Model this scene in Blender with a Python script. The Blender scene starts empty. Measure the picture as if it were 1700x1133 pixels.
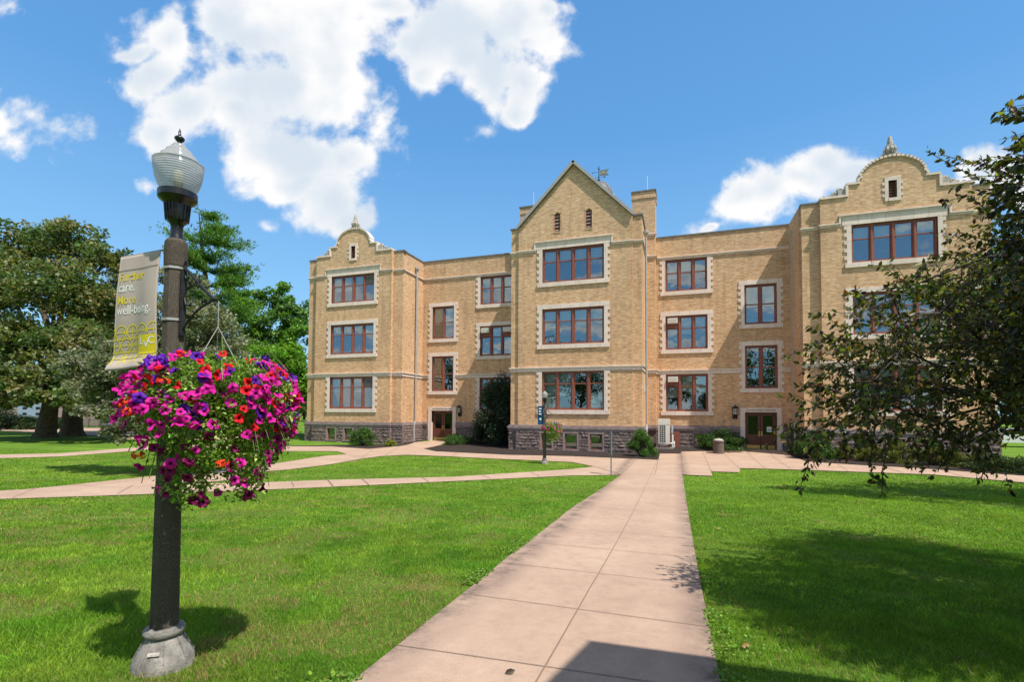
import bpy, bmesh, math, random
import numpy as np
from mathutils import Vector, Matrix
from mathutils.geometry import tessellate_polygon
random.seed(7); rng = np.random.default_rng(11)
SC = bpy.context.scene
COL = SC.collection
R = math.radians

# ------------------------------------------------------------------ camera
FPX, PITCH, YAW, ROLL, CYPX = 817.93, 0.03645, 0.3289, 0.00589, 654.28
EYE = np.array([6.242, 0.0, 2.45])
_fw = np.array([-math.sin(YAW)*math.cos(PITCH), math.cos(YAW)*math.cos(PITCH), math.sin(PITCH)])
_rt0 = np.array([math.cos(YAW), math.sin(YAW), 0.0]); _up0 = np.cross(_rt0, _fw)
_rt = _rt0*math.cos(ROLL)+_up0*math.sin(ROLL); _up = -_rt0*math.sin(ROLL)+_up0*math.cos(ROLL)
cd = bpy.data.cameras.new('camera'); co = bpy.data.objects.new('camera', cd); COL.objects.link(co)
cd.sensor_width = 36; cd.lens = 36*FPX/1700; cd.shift_y = (CYPX-566.5)/1700; cd.clip_start = .05; cd.clip_end = 3000
co.matrix_world = Matrix([[_rt[0], _up[0], -_fw[0], EYE[0]], [_rt[1], _up[1], -_fw[1], EYE[1]], [_rt[2], _up[2], -_fw[2], EYE[2]], [0, 0, 0, 1]])
SC.camera = co
SC.view_settings.view_transform = 'Standard'; SC.view_settings.look = 'None'
SC.view_settings.exposure = 0.42; SC.view_settings.gamma = 1.0
SC.cycles.max_bounces = 6; SC.cycles.transparent_max_bounces = 12
SC.cycles.caustics_reflective = False; SC.cycles.caustics_refractive = False

# ------------------------------------------------------------------ sun
SUNV = Vector((1.0, -0.5, 1.9)).normalized()          # towards the sun
SUN_EL = math.asin(SUNV.z); SUN_AZ = math.atan2(SUNV.x, SUNV.y)
sl = bpy.data.lights.new('sun', 'SUN'); sl.energy = 5.0; sl.angle = R(0.53); sl.color = (1, .955, .88)
so = bpy.data.objects.new('sun', sl); COL.objects.link(so); so.rotation_euler = SUNV.to_track_quat('Z', 'Y').to_euler()
so.location = (20, -20, 60)

# ------------------------------------------------------------------ sky with clouds
W = bpy.data.worlds.new('World'); SC.world = W; W.use_nodes = True
nt = W.node_tree; nt.nodes.clear()
def N(t, **k):
    n = nt.nodes.new(t)
    for a, b in k.items(): setattr(n, a, b)
    return n
def L(a, b): nt.links.new(a, b)
def mth(op, a, b=None, c=None, clamp=False):
    n = N('ShaderNodeMath', operation=op, use_clamp=clamp)
    for i, v in enumerate((a, b, c)):
        if v is None: continue
        if isinstance(v, (int, float)): n.inputs[i].default_value = v
        else: L(v, n.inputs[i])
    return n.outputs[0]
sky = N('ShaderNodeTexSky', sky_type='NISHITA'); sky.sun_disc = False
sky.sun_elevation = SUN_EL; sky.sun_rotation = SUN_AZ; sky.air_density = 1.0; sky.dust_density = 0.3; sky.ozone_density = 2.2
tc = N('ShaderNodeTexCoord')
def dot(v):
    n = N('ShaderNodeVectorMath', operation='DOT_PRODUCT'); L(tc.outputs['Generated'], n.inputs[0]); n.inputs[1].default_value = v
    return n.outputs['Value']
F0 = (-math.sin(YAW), math.cos(YAW), 0); R0 = (math.cos(YAW), math.sin(YAW), 0)
dF, dR, dZ = dot(F0), dot(R0), dot((0, 0, 1))
dFp = mth('MAXIMUM', dF, .05)
P_ = mth('DIVIDE', dR, dFp); Q_ = mth('DIVIDE', dZ, dFp)
cmb = N('ShaderNodeCombineXYZ'); L(P_, cmb.inputs[0]); L(Q_, cmb.inputs[1])
PQ = cmb.outputs[0]
def noise(vec, scale, detail=5, rough=.55, dist=0):
    n = N('ShaderNodeTexNoise'); n.inputs['Scale'].default_value = scale; n.inputs['Detail'].default_value = detail
    n.inputs['Roughness'].default_value = rough; n.inputs['Distortion'].default_value = dist
    L(vec, n.inputs['Vector']); return n
wn = noise(PQ, 5.0, 3); ws = N('ShaderNodeVectorMath', operation='SUBTRACT'); L(wn.outputs['Color'], ws.inputs[0]); ws.inputs[1].default_value = (.5, .5, .5)
wm = N('ShaderNodeVectorMath', operation='SCALE'); L(ws.outputs[0], wm.inputs[0]); wm.inputs['Scale'].default_value = .12
wa = N('ShaderNodeVectorMath', operation='ADD'); L(PQ, wa.inputs[0]); L(wm.outputs[0], wa.inputs[1]); WPQ = wa.outputs[0]
def px2pq(u, v):
    r = _rt*(u-850)/FPX + _up*(CYPX-v)/FPX + _fw
    return float(np.dot(r, R0)/np.dot(r, F0)), float(r[2]/np.dot(r, F0))
BLOBS = [(225,76,42,18),(275,60,30,42),(262,120,52,48),(300,185,55,50),(265,225,40,36),(370,20,52,50),(420,60,60,60),(470,50,100,85),(545,60,85,95),
 (560,130,72,85),(470,140,90,60),(400,150,62,50),(400,190,70,45),(455,235,85,50),(510,265,95,50),(570,262,62,46),(590,255,42,30),(540,330,58,58),(570,362,46,36),(600,360,28,34),(490,300,60,30),
 (640,5,50,18),(700,60,56,60),(700,112,34,40),(760,40,105,72),(850,60,72,82),(870,140,40,50),(860,182,32,24),(820,120,45,48),(780,95,50,35),(905,20,22,26),
 (22,155,34,34,.45),(50,182,46,30,.40),(85,205,40,20,.34),(30,225,60,34,.42),(5,195,34,30,.4),
 (1372,278,52,36),(1330,305,60,38),(1280,320,60,42),(1225,330,48,34),(1180,368,20,7),(1420,300,50,40),(1640,290,52,32),(1690,300,50,45),(1600,310,30,20),
 (244,309,24,14,.42),(456,374,22,16,.36),(12,8,30,14,.36),(930,14,34,16,.32),(800,200,30,16,.25),(205,60,40,26,.4),(345,95,60,40,.30),(640,200,40,40,.35),(1165,372,34,16,.32),(1250,362,50,16,.35)]
acc = None
for (u, v, rx, ry, *pk) in BLOBS:
    pk = pk[0] if pk else 1.0
    rx *= 1.22; ry *= 1.22; p, q = px2pq(u, v); p2, _ = px2pq(u+rx, v); _, q2 = px2pq(u, v-ry)
    s = N('ShaderNodeVectorMath', operation='SUBTRACT'); L(WPQ, s.inputs[0]); s.inputs[1].default_value = (p, q, 0)
    m = N('ShaderNodeVectorMath', operation='MULTIPLY'); L(s.outputs[0], m.inputs[0]); m.inputs[1].default_value = (1/abs(p2-p), 1/abs(q2-q), 0)
    l = N('ShaderNodeVectorMath', operation='LENGTH'); L(m.outputs[0], l.inputs[0])
    b = mth('MULTIPLY_ADD', l.outputs['Value'], -pk, pk)
    if acc is None: acc = b
    else:
        n = N('ShaderNodeMath', operation='SMOOTH_MAX'); L(acc, n.inputs[0]); L(b, n.inputs[1]); n.inputs[2].default_value = .36; acc = n.outputs[0]
fn = noise(PQ, 7.5, 12, .60, .1).outputs['Fac']
front = mth('ADD', acc, mth('MULTIPLY', mth('SUBTRACT', fn, .5), 2.1))
# other clouds, all round the sky (seen in the window panes)
gz = mth('MAXIMUM', dZ, .08); dX, dY = dot((1, 0, 0)), dot((0, 1, 0))
c2 = N('ShaderNodeCombineXYZ'); L(mth('DIVIDE', dX, gz), c2.inputs[0]); L(mth('DIVIDE', dY, gz), c2.inputs[1])
bn = noise(c2.outputs[0], .9, 8, .6, .2).outputs['Fac']
back = mth('MULTIPLY', mth('SUBTRACT', bn, .475), 6.0)
isb = mth('LESS_THAN', dF, .12)
mx = N('ShaderNodeMix', data_type='FLOAT'); L(isb, mx.inputs[0]); L(front, mx.inputs[2]); L(back, mx.inputs[3])
mr = N('ShaderNodeMapRange', interpolation_type='SMOOTHSTEP'); L(mx.outputs[0], mr.inputs[0]); mr.inputs[1].default_value = -.04; mr.inputs[2].default_value = .46
dens = mr.outputs[0]
sh = noise(PQ, 4.0, 5, .5).outputs['Fac']
ccol = N('ShaderNodeMix', data_type='RGBA'); ccol.inputs['A'].default_value = (.68, .76, .85, 1); ccol.inputs['B'].default_value = (1.02, 1.0, .98, 1)
sr = N('ShaderNodeMapRange', interpolation_type='SMOOTHSTEP'); L(mth('SUBTRACT', sh, mth('MULTIPLY', mth('MAXIMUM', mth('SUBTRACT', acc, .25), 0), .22)), sr.inputs[0]); sr.inputs[1].default_value = .29; sr.inputs[2].default_value = .60; L(sr.outputs[0], ccol.inputs['Factor'])
skym = N('ShaderNodeMix', data_type='RGBA', blend_type='MULTIPLY'); skym.inputs['Factor'].default_value = 1
blr = N('ShaderNodeValToRGB'); L(dZ, blr.inputs[0]); _e = blr.color_ramp.elements; _e.new(.5); _e.new(.5)
for _i, (_p, _c) in enumerate(((.0, (2.7, 4.1, 5.9)), (.22, (2.0, 3.5, 5.8)), (.48, (.98, 2.45, 5.1)), (.95, (.5, 1.6, 4.0)))): _e[_i].position = _p; _e[_i].color = (*_c, 1)
blm = N('ShaderNodeMix', data_type='RGBA'); blm.inputs['Factor'].default_value = .7; L(sky.outputs[0], blm.inputs['A']); L(blr.outputs[0], blm.inputs['B'])
L(blm.outputs['Result'], skym.inputs['A']); skym.inputs['B'].default_value = (1, 1, 1, 1)
csc = N('ShaderNodeVectorMath', operation='SCALE'); L(ccol.outputs['Result'], csc.inputs[0]); csc.inputs['Scale'].default_value = 6.5
mc = N('ShaderNodeMix', data_type='RGBA'); L(dens, mc.inputs['Factor']); L(skym.outputs['Result'], mc.inputs['A']); L(csc.outputs[0], mc.inputs['B'])
bg = N('ShaderNodeBackground'); bg.inputs['Strength'].default_value = .12; L(mc.outputs['Result'], bg.inputs['Color'])
wo = N('ShaderNodeOutputWorld'); L(bg.outputs[0], wo.inputs[0])
SKY_TINT = skym.inputs['B']; SKY_TINT.default_value = (.84, 1.05, 1.07, 1)

# ------------------------------------------------------------------ material helpers
def mat(name, col=(.5, .5, .5), rough=.8, metal=0, spec=.3):
    m = bpy.data.materials.new(name); m.use_nodes = True
    b = m.node_tree.nodes['Principled BSDF']
    b.inputs['Base Color'].default_value = (*col, 1); b.inputs['Roughness'].default_value = rough
    b.inputs['Metallic'].default_value = metal; b.inputs['Specular IOR Level'].default_value = spec
    return m
class NT:
    def __init__(s, m): s.t = m.node_tree; s.b = m.node_tree.nodes.get('Principled BSDF')
    def n(s, t, **k):
        n = s.t.nodes.new(t)
        for a, b in k.items(): setattr(n, a, b)
        return n
    def l(s, a, b): s.t.links.new(a, b)
    def noise(s, scale, detail=4, rough=.55, vec=None, dist=0):
        n = s.n('ShaderNodeTexNoise'); n.inputs['Scale'].default_value = scale; n.inputs['Detail'].default_value = detail
        n.inputs['Roughness'].default_value = rough; n.inputs['Distortion'].default_value = dist
        if vec is None: vec = s.pos()
        s.l(vec, n.inputs['Vector']); return n.outputs['Fac']
    def pos(s):
        if not hasattr(s, '_p'): s._p = s.n('ShaderNodeNewGeometry').outputs['Position']
        return s._p
    def obj(s): return s.n('ShaderNodeTexCoord').outputs['Object']
    def ramp(s, f, stops):
        r = s.n('ShaderNodeValToRGB'); s.l(f, r.inputs[0]); e = r.color_ramp.elements
        while len(e) < len(stops): e.new(.5)
        for i, (p, c) in enumerate(stops):
            e[i].position = p; e[i].color = (*c, 1) if len(c) == 3 else c
        return r.outputs[0]
    def mix(s, f, a, b, bt='MIX'):
        m = s.n('ShaderNodeMix', data_type='RGBA', blend_type=bt)
        for sock, v in ((m.inputs['Factor'], f), (m.inputs['A'], a), (m.inputs['B'], b)):
            if isinstance(v, (int, float)): sock.default_value = v
            elif isinstance(v, tuple): sock.default_value = (*v, 1) if len(v) == 3 else v
            else: s.l(v, sock)
        return m.outputs['Result']
    def rng(s, f, a, b, c=0., d=1.):
        m = s.n('ShaderNodeMapRange'); s.l(f, m.inputs[0])
        for i, v in enumerate((a, b, c, d)): m.inputs[i+1].default_value = v
        return m.outputs[0]
    def base(s, c): s.l(c, s.b.inputs['Base Color'])
    def bump(s, h, strength=.5, dist=.02):
        b = s.n('ShaderNodeBump'); b.inputs['Strength'].default_value = strength; b.inputs['Distance'].default_value = dist
        s.l(h, b.inputs['Height']); s.l(b.outputs[0], s.b.inputs['Normal'])
def noisy(name, c1, c2, scale=6, rough=.8, bump=.2, detail=6, dist=.01, metal=0, spec=.3):
    m = mat(name, c1, rough, metal, spec); n = NT(m); f = n.noise(scale, detail, .6)
    n.base(n.ramp(f, [(.32, c1), (.68, c2)]))
    if bump: n.bump(n.noise(scale*4, 4), bump, dist)
    return m
M = {}
def wallvec(n):
    sp = n.n('ShaderNodeSeparateXYZ'); n.l(n.pos(), sp.inputs[0])
    ad = n.n('ShaderNodeMath', operation='ADD'); n.l(sp.outputs[0], ad.inputs[0]); n.l(sp.outputs[1], ad.inputs[1])
    cb = n.n('ShaderNodeCombineXYZ'); n.l(ad.outputs[0], cb.inputs[0]); n.l(sp.outputs[2], cb.inputs[1]); return cb.outputs[0], sp
def brick_mat(name, ca, cb_, mortar):
    m = mat(name, ca, .9, 0, .15); n = NT(m); v, sp = wallvec(n)
    b = n.n('ShaderNodeTexBrick'); n.l(v, b.inputs['Vector']); b.inputs['Scale'].default_value = 1
    b.inputs['Brick Width'].default_value = .30; b.inputs['Row Height'].default_value = .072; b.inputs['Mortar Size'].default_value = .006
    b.inputs['Bias'].default_value = .0
    b.inputs['Color1'].default_value = (*ca, 1); b.inputs['Color2'].default_value = (*cb_, 1); b.inputs['Mortar'].default_value = (*mortar, 1)
    # streaky tonal variation along the courses
    st = n.n('ShaderNodeMapping'); n.l(v, st.inputs[0]); st.inputs['Scale'].default_value = (1.6, 9, 1)
    s1 = n.noise(2.2, 5, .7, st.outputs[0])
    c = n.mix(.85, b.outputs['Color'], n.ramp(s1, [(.33, (.58, .52, .47)), (.5, (1, 1, 1)), (.64, (1.34, 1.30, 1.24))]), 'MULTIPLY')
    s2 = n.noise(.35, 4, .6); c = n.mix(.6, c, n.ramp(s2, [(.3, (.84, .78, .72)), (.65, (1.1, 1.06, 1.0))]), 'MULTIPLY')
    # rosier, cleaner brick in the lower storeys; grey weathering near the parapet
    z = n.rng(sp.outputs[2], 3.0, 15.0); c = n.mix(n.rng(n.noise(.5, 3), .2, .8, 0., .9), c, n.mix(z, (1.08, .97, .86), (.93, .97, .99)), 'MULTIPLY')
    rn = n.n('ShaderNodeMapping'); n.l(v, rn.inputs[0]); rn.inputs['Scale'].default_value = (2.2, .18, 1)
    c = n.mix(.55, c, n.ramp(n.noise(1.5, 5, .65, rn.outputs[0]), [(.34, (.68, .66, .66)), (.5, (1, 1, 1)), (.7, (1.06, 1.05, 1.03))]), 'MULTIPLY')
    n.base(c); n.bump(b.outputs['Fac'], -.25, .01)
    return m
M['brick'] = brick_mat('buff_brick', (.50, .31, .18), (.65, .455, .285), (.48, .37, .265))
def stone_mat():
    m = mat('purple_grey_stone', (.2, .17, .17), .95, 0, .1); n = NT(m)
    f = n.noise(5, 8, .7); c = n.ramp(f, [(.3, (.09, .062, .058)), (.5, (.175, .13, .12)), (.7, (.29, .225, .205))])
    n.base(c); n.bump(n.noise(14, 6, .7), .9, .04); return m
M['stone'] = stone_mat()
M['stone_trim'] = noisy('dressed_purple_stone', (.20, .15, .145), (.31, .245, .23), 4, .9, .3)
def lime():
    m = mat('pale_limestone', (.6, .55, .47), .85, 0, .2); n = NT(m); v, sp = wallvec(n)
    b = n.n('ShaderNodeTexBrick'); n.l(v, b.inputs['Vector']); b.inputs['Brick Width'].default_value = .62; b.inputs['Row Height'].default_value = 5
    b.inputs['Scale'].default_value = 1; b.inputs['Mortar Size'].default_value = .008; b.inputs['Color1'].default_value = (.73, .61, .53, 1); b.inputs['Color2'].default_value = (.65, .54, .465, 1); b.inputs['Mortar'].default_value = (.42, .36, .31, 1)
    n.base(n.mix(.8, b.outputs['Color'], n.ramp(n.noise(3, 7, .65), [(.3, (.80, .79, .78)), (.5, (1.03, 1.02, 1.01))]), 'MULTIPLY')); n.bump(n.noise(40, 3), .15, .01)
    return m
M['lime'] = lime()
M['carved'] = noisy('weathered_carved_stone', (.24, .22, .19), (.5, .46, .4), 9, .9, .5, dist=.03)
M['wood'] = noisy('red_brown_painted_wood', (.21, .065, .042), (.27, .092, .06), 5, .5, 0, spec=.4)
M['doorwood'] = noisy('dark_red_brown_door', (.10, .032, .02), (.15, .05, .03), 5, .4, 0, spec=.4)
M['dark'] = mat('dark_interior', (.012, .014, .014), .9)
M['blind'] = noisy('pale_roller_blind', (.58, .66, .62), (.68, .74, .69), 2, .8, 0)
M['brass'] = noisy('brass_plate', (.5, .36, .12), (.6, .45, .18), 8, .35, 0, metal=.8)
M['grey_metal'] = noisy('grey_painted_metal', (.30, .29, .275), (.36, .35, .33), 4, .5, 0)
M['roof_metal'] = noisy('dark_grey_coping_metal', (.13, .13, .135), (.2, .2, .2), 3, .5, 0)
M['black'] = mat('glossy_black_metal', (.008, .008, .009), .28, 0, .6)
M['iron'] = noisy('dull_black_iron', (.012, .012, .013), (.03, .03, .03), 30, .5, .2)
M['white'] = mat('white_paint', (.75, .75, .72), .5)
M['offwhite'] = noisy('off_white_enamel', (.62, .60, .55), (.68, .66, .61), 3, .5, 0)
M['louver'] = mat('louver_slat', (.16, .07, .05), .6)
M['copper'] = noisy('dark_weathered_dome_metal', (.10, .085, .085), (.16, .14, .14), 3, .5, 0)
def glass_mat():
    m = bpy.data.materials.new('window_glass'); m.use_nodes = True; t = m.node_tree; t.nodes.clear()
    o = t.nodes.new('ShaderNodeOutputMaterial'); g = t.nodes.new('ShaderNodeBsdfGlossy'); g.inputs['Roughness'].default_value = .012; g.inputs['Color'].default_value = (.50, .56, .60, 1)
    tr = t.nodes.new('ShaderNodeBsdfTransparent'); tr.inputs[0].default_value = (.92, .96, .94, 1)
    mx = t.nodes.new('ShaderNodeMixShader'); mx.inputs[0].default_value = .31
    nn = t.nodes.new('ShaderNodeTexNoise'); nn.inputs['Scale'].default_value = .9; ge = t.nodes.new('ShaderNodeNewGeometry'); t.links.new(ge.outputs['Position'], nn.inputs['Vector'])
    bp = t.nodes.new('ShaderNodeBump'); bp.inputs['Strength'].default_value = .12; bp.inputs['Distance'].default_value = .04; t.links.new(nn.outputs['Fac'], bp.inputs['Height']); t.links.new(bp.outputs[0], g.inputs['Normal'])
    t.links.new(tr.outputs[0], mx.inputs[1]); t.links.new(g.outputs[0], mx.inputs[2]); t.links.new(mx.outputs[0], o.inputs[0]); return m
M['glass'] = glass_mat()
M['glass_mid'] = M['glass'].copy(); M['glass_mid'].node_tree.nodes['Mix Shader'].inputs[0].default_value = .22
M['glass_dark'] = M['glass'].copy(); M['glass_dark'].node_tree.nodes['Mix Shader'].inputs[0].default_value = .03
def leaf_mat(name, trans=.35, rough=.45, spec=.3):
    m = bpy.data.materials.new(name); m.use_nodes = True; n = NT(m); t = m.node_tree
    a = n.n('ShaderNodeAttribute'); a.attribute_name = 'Col'
    n.l(a.outputs['Color'], n.b.inputs['Base Color']); n.b.inputs['Roughness'].default_value = rough; n.b.inputs['Specular IOR Level'].default_value = spec
    tr = n.n('ShaderNodeBsdfTranslucent'); n.l(n.mix(1.0, a.outputs['Color'], (1.35, 1.5, .55), 'MULTIPLY'), tr.inputs['Color'])
    mx = n.n('ShaderNodeMixShader'); mx.inputs[0].default_value = trans; out = t.nodes['Material Output']
    n.l(n.b.outputs[0], mx.inputs[1]); n.l(tr.outputs[0], mx.inputs[2]); n.l(mx.outputs[0], out.inputs[0]); return m
M['leaf'] = leaf_mat('leaves'); M['leafgloss'] = leaf_mat('glossy_leaves', .34, .42, .3); M['petal'] = leaf_mat('petals', .25, .6, .2)
M['petal'].node_tree.nodes['Mix'].inputs['B'].default_value = (1.2, 1, 1, 1)
M['grass'] = leaf_mat('grass_blades', .35, .5, .25)
M['bark'] = noisy('brown_bark', (.06, .045, .03), (.17, .13, .085), 5, .95, .8, dist=.08)
M['darkbark'] = noisy('dark_bark', (.03, .026, .022), (.09, .08, .07), 5, .95, .8, dist=.08)

# ------------------------------------------------------------------ mesh builder
class MB:
    def __init__(s): s.v = []; s.f = []; s.c = []; s.mi = []; s.cur = 0
    def add(s, vs, fs):
        o = len(s.v); s.v += [tuple(map(float, p)) for p in vs]; s.f += [tuple(i+o for i in f) for f in fs]; s.mi += [s.cur]*len(fs)
    def box(s, x0, x1, y0, y1, z0, z1):
        s.add([(x0,y0,z0),(x1,y0,z0),(x1,y1,z0),(x0,y1,z0),(x0,y0,z1),(x1,y0,z1),(x1,y1,z1),(x0,y1,z1)],
              [(0,3,2,1),(4,5,6,7),(0,1,5,4),(1,2,6,5),(2,3,7,6),(3,0,4,7)])
    def obox(s, c, ax, ay, az, hx, hy, hz):
        c = Vector(c); vs = [c+ax*(sx*hx)+ay*(sy*hy)+az*(sz*hz) for sz in (-1, 1) for sx, sy in ((-1,-1),(1,-1),(1,1),(-1,1))]
        s.add(vs, [(0,3,2,1),(4,5,6,7),(0,1,5,4),(1,2,6,5),(2,3,7,6),(3,0,4,7)])
    def lathe(s, prof, c=(0,0,0), n=24, cap=True, phase=0):
        vs = []; fs = []
        for r, z in prof:
            for k in range(n):
                a = 2*math.pi*k/n+phase; vs.append((c[0]+r*math.cos(a), c[1]+r*math.sin(a), c[2]+z))
        for i in range(len(prof)-1):
            for k in range(n):
                k2 = (k+1) % n; fs.append((i*n+k, i*n+k2, (i+1)*n+k2, (i+1)*n+k))
        if cap: fs.append(tuple(range(n))[::-1]); fs.append(tuple((len(prof)-1)*n+k for k in range(n)))
        s.add(vs, fs)
    def tube(s, pts, rad, n=8, cap=True):
        pts = [Vector(p) for p in pts]; rs = rad if isinstance(rad, (list, tuple)) else [rad]*len(pts)
        vs = []; fs = []; prev = None
        for i, p in enumerate(pts):
            d = (pts[min(i+1, len(pts)-1)]-pts[max(i-1, 0)]).normalized()
            if prev is None: prev = d.orthogonal().normalized()
            prev = (prev-d*prev.dot(d)); prev = prev.normalized() if prev.length > 1e-6 else d.orthogonal().normalized()
            b = d.cross(prev)
            for k in range(n):
                a = 2*math.pi*k/n; vs.append(p+(prev*math.cos(a)+b*math.sin(a))*rs[i])
        for i in range(len(pts)-1):
            for k in range(n):
                k2 = (k+1) % n; fs.append((i*n+k, i*n+k2, (i+1)*n+k2, (i+1)*n+k))
        if cap: fs.append(tuple(range(n))[::-1]); fs.append(tuple((len(pts)-1)*n+k for k in range(n)))
        s.add(vs, fs)
    def poly_wall(s, outer, holes, fn, t, reveal=None):
        """flat wall: outline + holes given in 2-D, fn(a,b,depth) -> point; t = thickness, reveals as deep"""
        loops = [outer]+holes; flat = [p for l in loops for p in l]
        tris = tessellate_polygon([[Vector((a, b, 0)) for a, b in l] for l in loops])
        vs = [fn(a, b, 0) for a, b in flat]
        fs = []
        for tr in tris:
            A, B, C = [Vector(flat[i]) for i in tr]
            if (B-A).x*(C-A).y-(B-A).y*(C-A).x < 0: tr = (tr[0], tr[2], tr[1])
            fs.append(tuple(tr))
        s.add(vs, fs)
        for li, l in enumerate(loops):
            d = t if li == 0 else (reveal or t); k = len(l)
            area = sum(l[i][0]*l[(i+1) % k][1]-l[(i+1) % k][0]*l[i][1] for i in range(k))
            v2 = [fn(a, b, 0) for a, b in l]+[fn(a, b, d) for a, b in l]
            f2 = [((i+1) % k, i, k+i, k+(i+1) % k) if (area > 0) == (li == 0) else (i, (i+1) % k, k+(i+1) % k, k+i) for i in range(k)]
            s.add(v2, f2)
    def build(s, name, m=None, parent=None, smooth=False, loc=None):
        me = bpy.data.meshes.new(name); me.from_pydata(s.v, [], s.f)
        ms = m if isinstance(m, (list, tuple)) else [m]
        for q in ms:
            if q: me.materials.append(q)
        if len(ms) > 1: me.polygons.foreach_set('material_index', s.mi)
        if smooth: me.polygons.foreach_set('use_smooth', [True]*len(me.polygons))
        me.update()
        o = bpy.data.objects.new(name, me); COL.objects.link(o)
        if parent: o.parent = parent
        if loc is not None: o.location = loc
        return o
def smooth_angle(o, deg=40):
    try:
        me = o.data; me.polygons.foreach_set('use_smooth', [True]*len(me.polygons)); me.set_sharp_from_angle(angle=R(deg))
    except Exception: pass
    return o
def tag(o, label=None, cat=None, group=None, kind=None):
    if label: o['label'] = label
    if cat: o['category'] = cat
    if group: o['group'] = group
    if kind: o['kind'] = kind
    return o
def empty(name, loc=(0,0,0), rz=0, parent=None):
    o = bpy.data.objects.new(name, None); COL.objects.link(o); o.location = loc; o.rotation_euler.z = rz; o.empty_display_size = .2
    if parent: o.parent = parent
    return o
def copy_tree(o, parent=None):
    c = o.copy(); COL.objects.link(c); c.parent = parent
    for ch in list(o.children): copy_tree(ch, c)
    return c
def text_obj(s, name, size, m, parent=None, mw=None, extrude=.004, align='CENTER', bold=0.0):
    cu = bpy.data.curves.new(name, 'FONT'); cu.body = s; cu.size = size; cu.extrude = extrude; cu.align_x = align; cu.offset = bold; cu.resolution_u = 3
    t = bpy.data.objects.new('tmp', cu); COL.objects.link(t); bpy.context.view_layer.update()
    me = bpy.data.meshes.new_from_object(t); bpy.data.objects.remove(t); me.name = name; me.materials.clear(); me.materials.append(m)
    o = bpy.data.objects.new(name, me); COL.objects.link(o)
    if parent: o.parent = parent
    if mw is not None: o.matrix_local = mw
    return o
def fast_mesh(name, V, k, faces_t, cols, m, parent=None):
    """V (n*k,3) verts of n copies of a template with k verts; faces_t template faces (all same size)"""
    n = len(V)//k; ft = np.array(faces_t); nf, fs = ft.shape
    idx = (ft[None]+(np.arange(n)*k)[:, None, None]).reshape(-1)
    me = bpy.data.meshes.new(name); me.vertices.add(len(V)); me.vertices.foreach_set('co', V.astype(np.float32).ravel())
    me.loops.add(len(idx)); me.loops.foreach_set('vertex_index', idx.astype(np.int32))
    me.polygons.add(n*nf); me.polygons.foreach_set('loop_start', np.arange(0, n*nf*fs, fs, dtype=np.int32))
    me.update(calc_edges=True)
    a = me.color_attributes.new('Col', 'FLOAT_COLOR', 'POINT')
    C = np.ones((len(V), 4), np.float32); C[:, :3] = cols if len(cols) == len(V) else np.repeat(cols, k, axis=0); a.data.foreach_set('color', C.ravel())
    me.materials.append(m); o = bpy.data.objects.new(name, me); COL.objects.link(o)
    if parent: o.parent = parent
    return o
def norm(a): return a/np.maximum(np.linalg.norm(a, axis=-1, keepdims=True), 1e-9)
def leaves(name, P, size, cols, m, parent=None, tmpl='quad', dirs=None, flat=.5, width=.55, droop=0):
    n = len(P)
    nrm = norm(rng.normal(size=(n, 3))+np.array([0, 0, flat*2.2])) if dirs is None else None
    if dirs is None:
        d = norm(np.cross(nrm, rng.normal(size=(n, 3)))); d[:, 2] -= droop; d = norm(d)
    else: d = norm(dirs)
    sd = norm(np.cross(d, rng.normal(size=(n, 3))+np.array([0, 0, .01]))) if nrm is None else norm(np.cross(nrm, d))
    up = np.cross(d, sd)
    if tmpl == 'quad': T = np.array([[0, 0, 0], [.5, width/2, .08], [1, 0, 0], [.45, -width/2, .08]]); Ft = [(0, 1, 2, 3)]
    elif tmpl == 'tri': T = np.array([[0, width/2, 0], [0, -width/2, 0], [1, 0, 0]]); Ft = [(0, 1, 2)]
    elif tmpl == 'leaf':
        w = width/2; T = np.array([[0,0,0],[.25,w*.85,.07],[.6,w*.85,.06],[1,0,-.08],[.6,-w*.85,.06],[.25,-w*.85,.07],[.42,0,0]])
        Ft = [(0,6,1),(1,6,2),(2,6,3),(3,6,4),(4,6,5),(5,6,0)]
    sz = (np.ones(n)*size if np.isscalar(size) else size)[:, None, None]
    V = P[:, None, :]+sz*(T[None, :, 0:1]*d[:, None]+T[None, :, 1:2]*sd[:, None]+T[None, :, 2:3]*up[:, None])
    return fast_mesh(name, V.reshape(-1, 3), len(T), Ft, cols, m, parent)
def vary(base, n, dv=.25, dh=.12):
    b = np.array(base)[None]*(1+rng.normal(size=(n, 1))*dv)*(1+rng.normal(size=(n, 3))*dh); return np.clip(b, .003, 1)

# ------------------------------------------------------------------ terrain
def sst(a, b, x): t = np.clip((x-a)/(b-a), 0, 1); return t*t*(3-2*t)
def H(x, y):
    y = np.asarray(y, float); x = np.asarray(x, float); yc = np.maximum(y, -6.)
    z = 1.12*np.exp(-yc/10.)-.035
    z = z+.17*sst(30.5, 33.6, y)*(1-sst(12.4, 13.4, np.abs(x)))*sst(60, 45, y)
    z = z+.10*sst(-8, -22, x)
    return z
def ray(u, v): return _rt*(u-850)/FPX+_up*(CYPX-v)/FPX+_fw
def G(u, v):
    r = ray(u, v); t = 1.
    for _ in range(60):
        p = EYE+r*t; t += (p[2]-float(H(p[0], p[1])))/max(-r[2]+.03, .02)*.7
    p = EYE+r*t; return float(p[0]), float(p[1])
def GV(u, v):
    x, y = G(u, v); return Vector((x, y, float(H(x, y))))
def AT(u, v, Y): r = ray(u, v); p = EYE+r*(Y/r[1]); return Vector(p.tolist())

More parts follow.
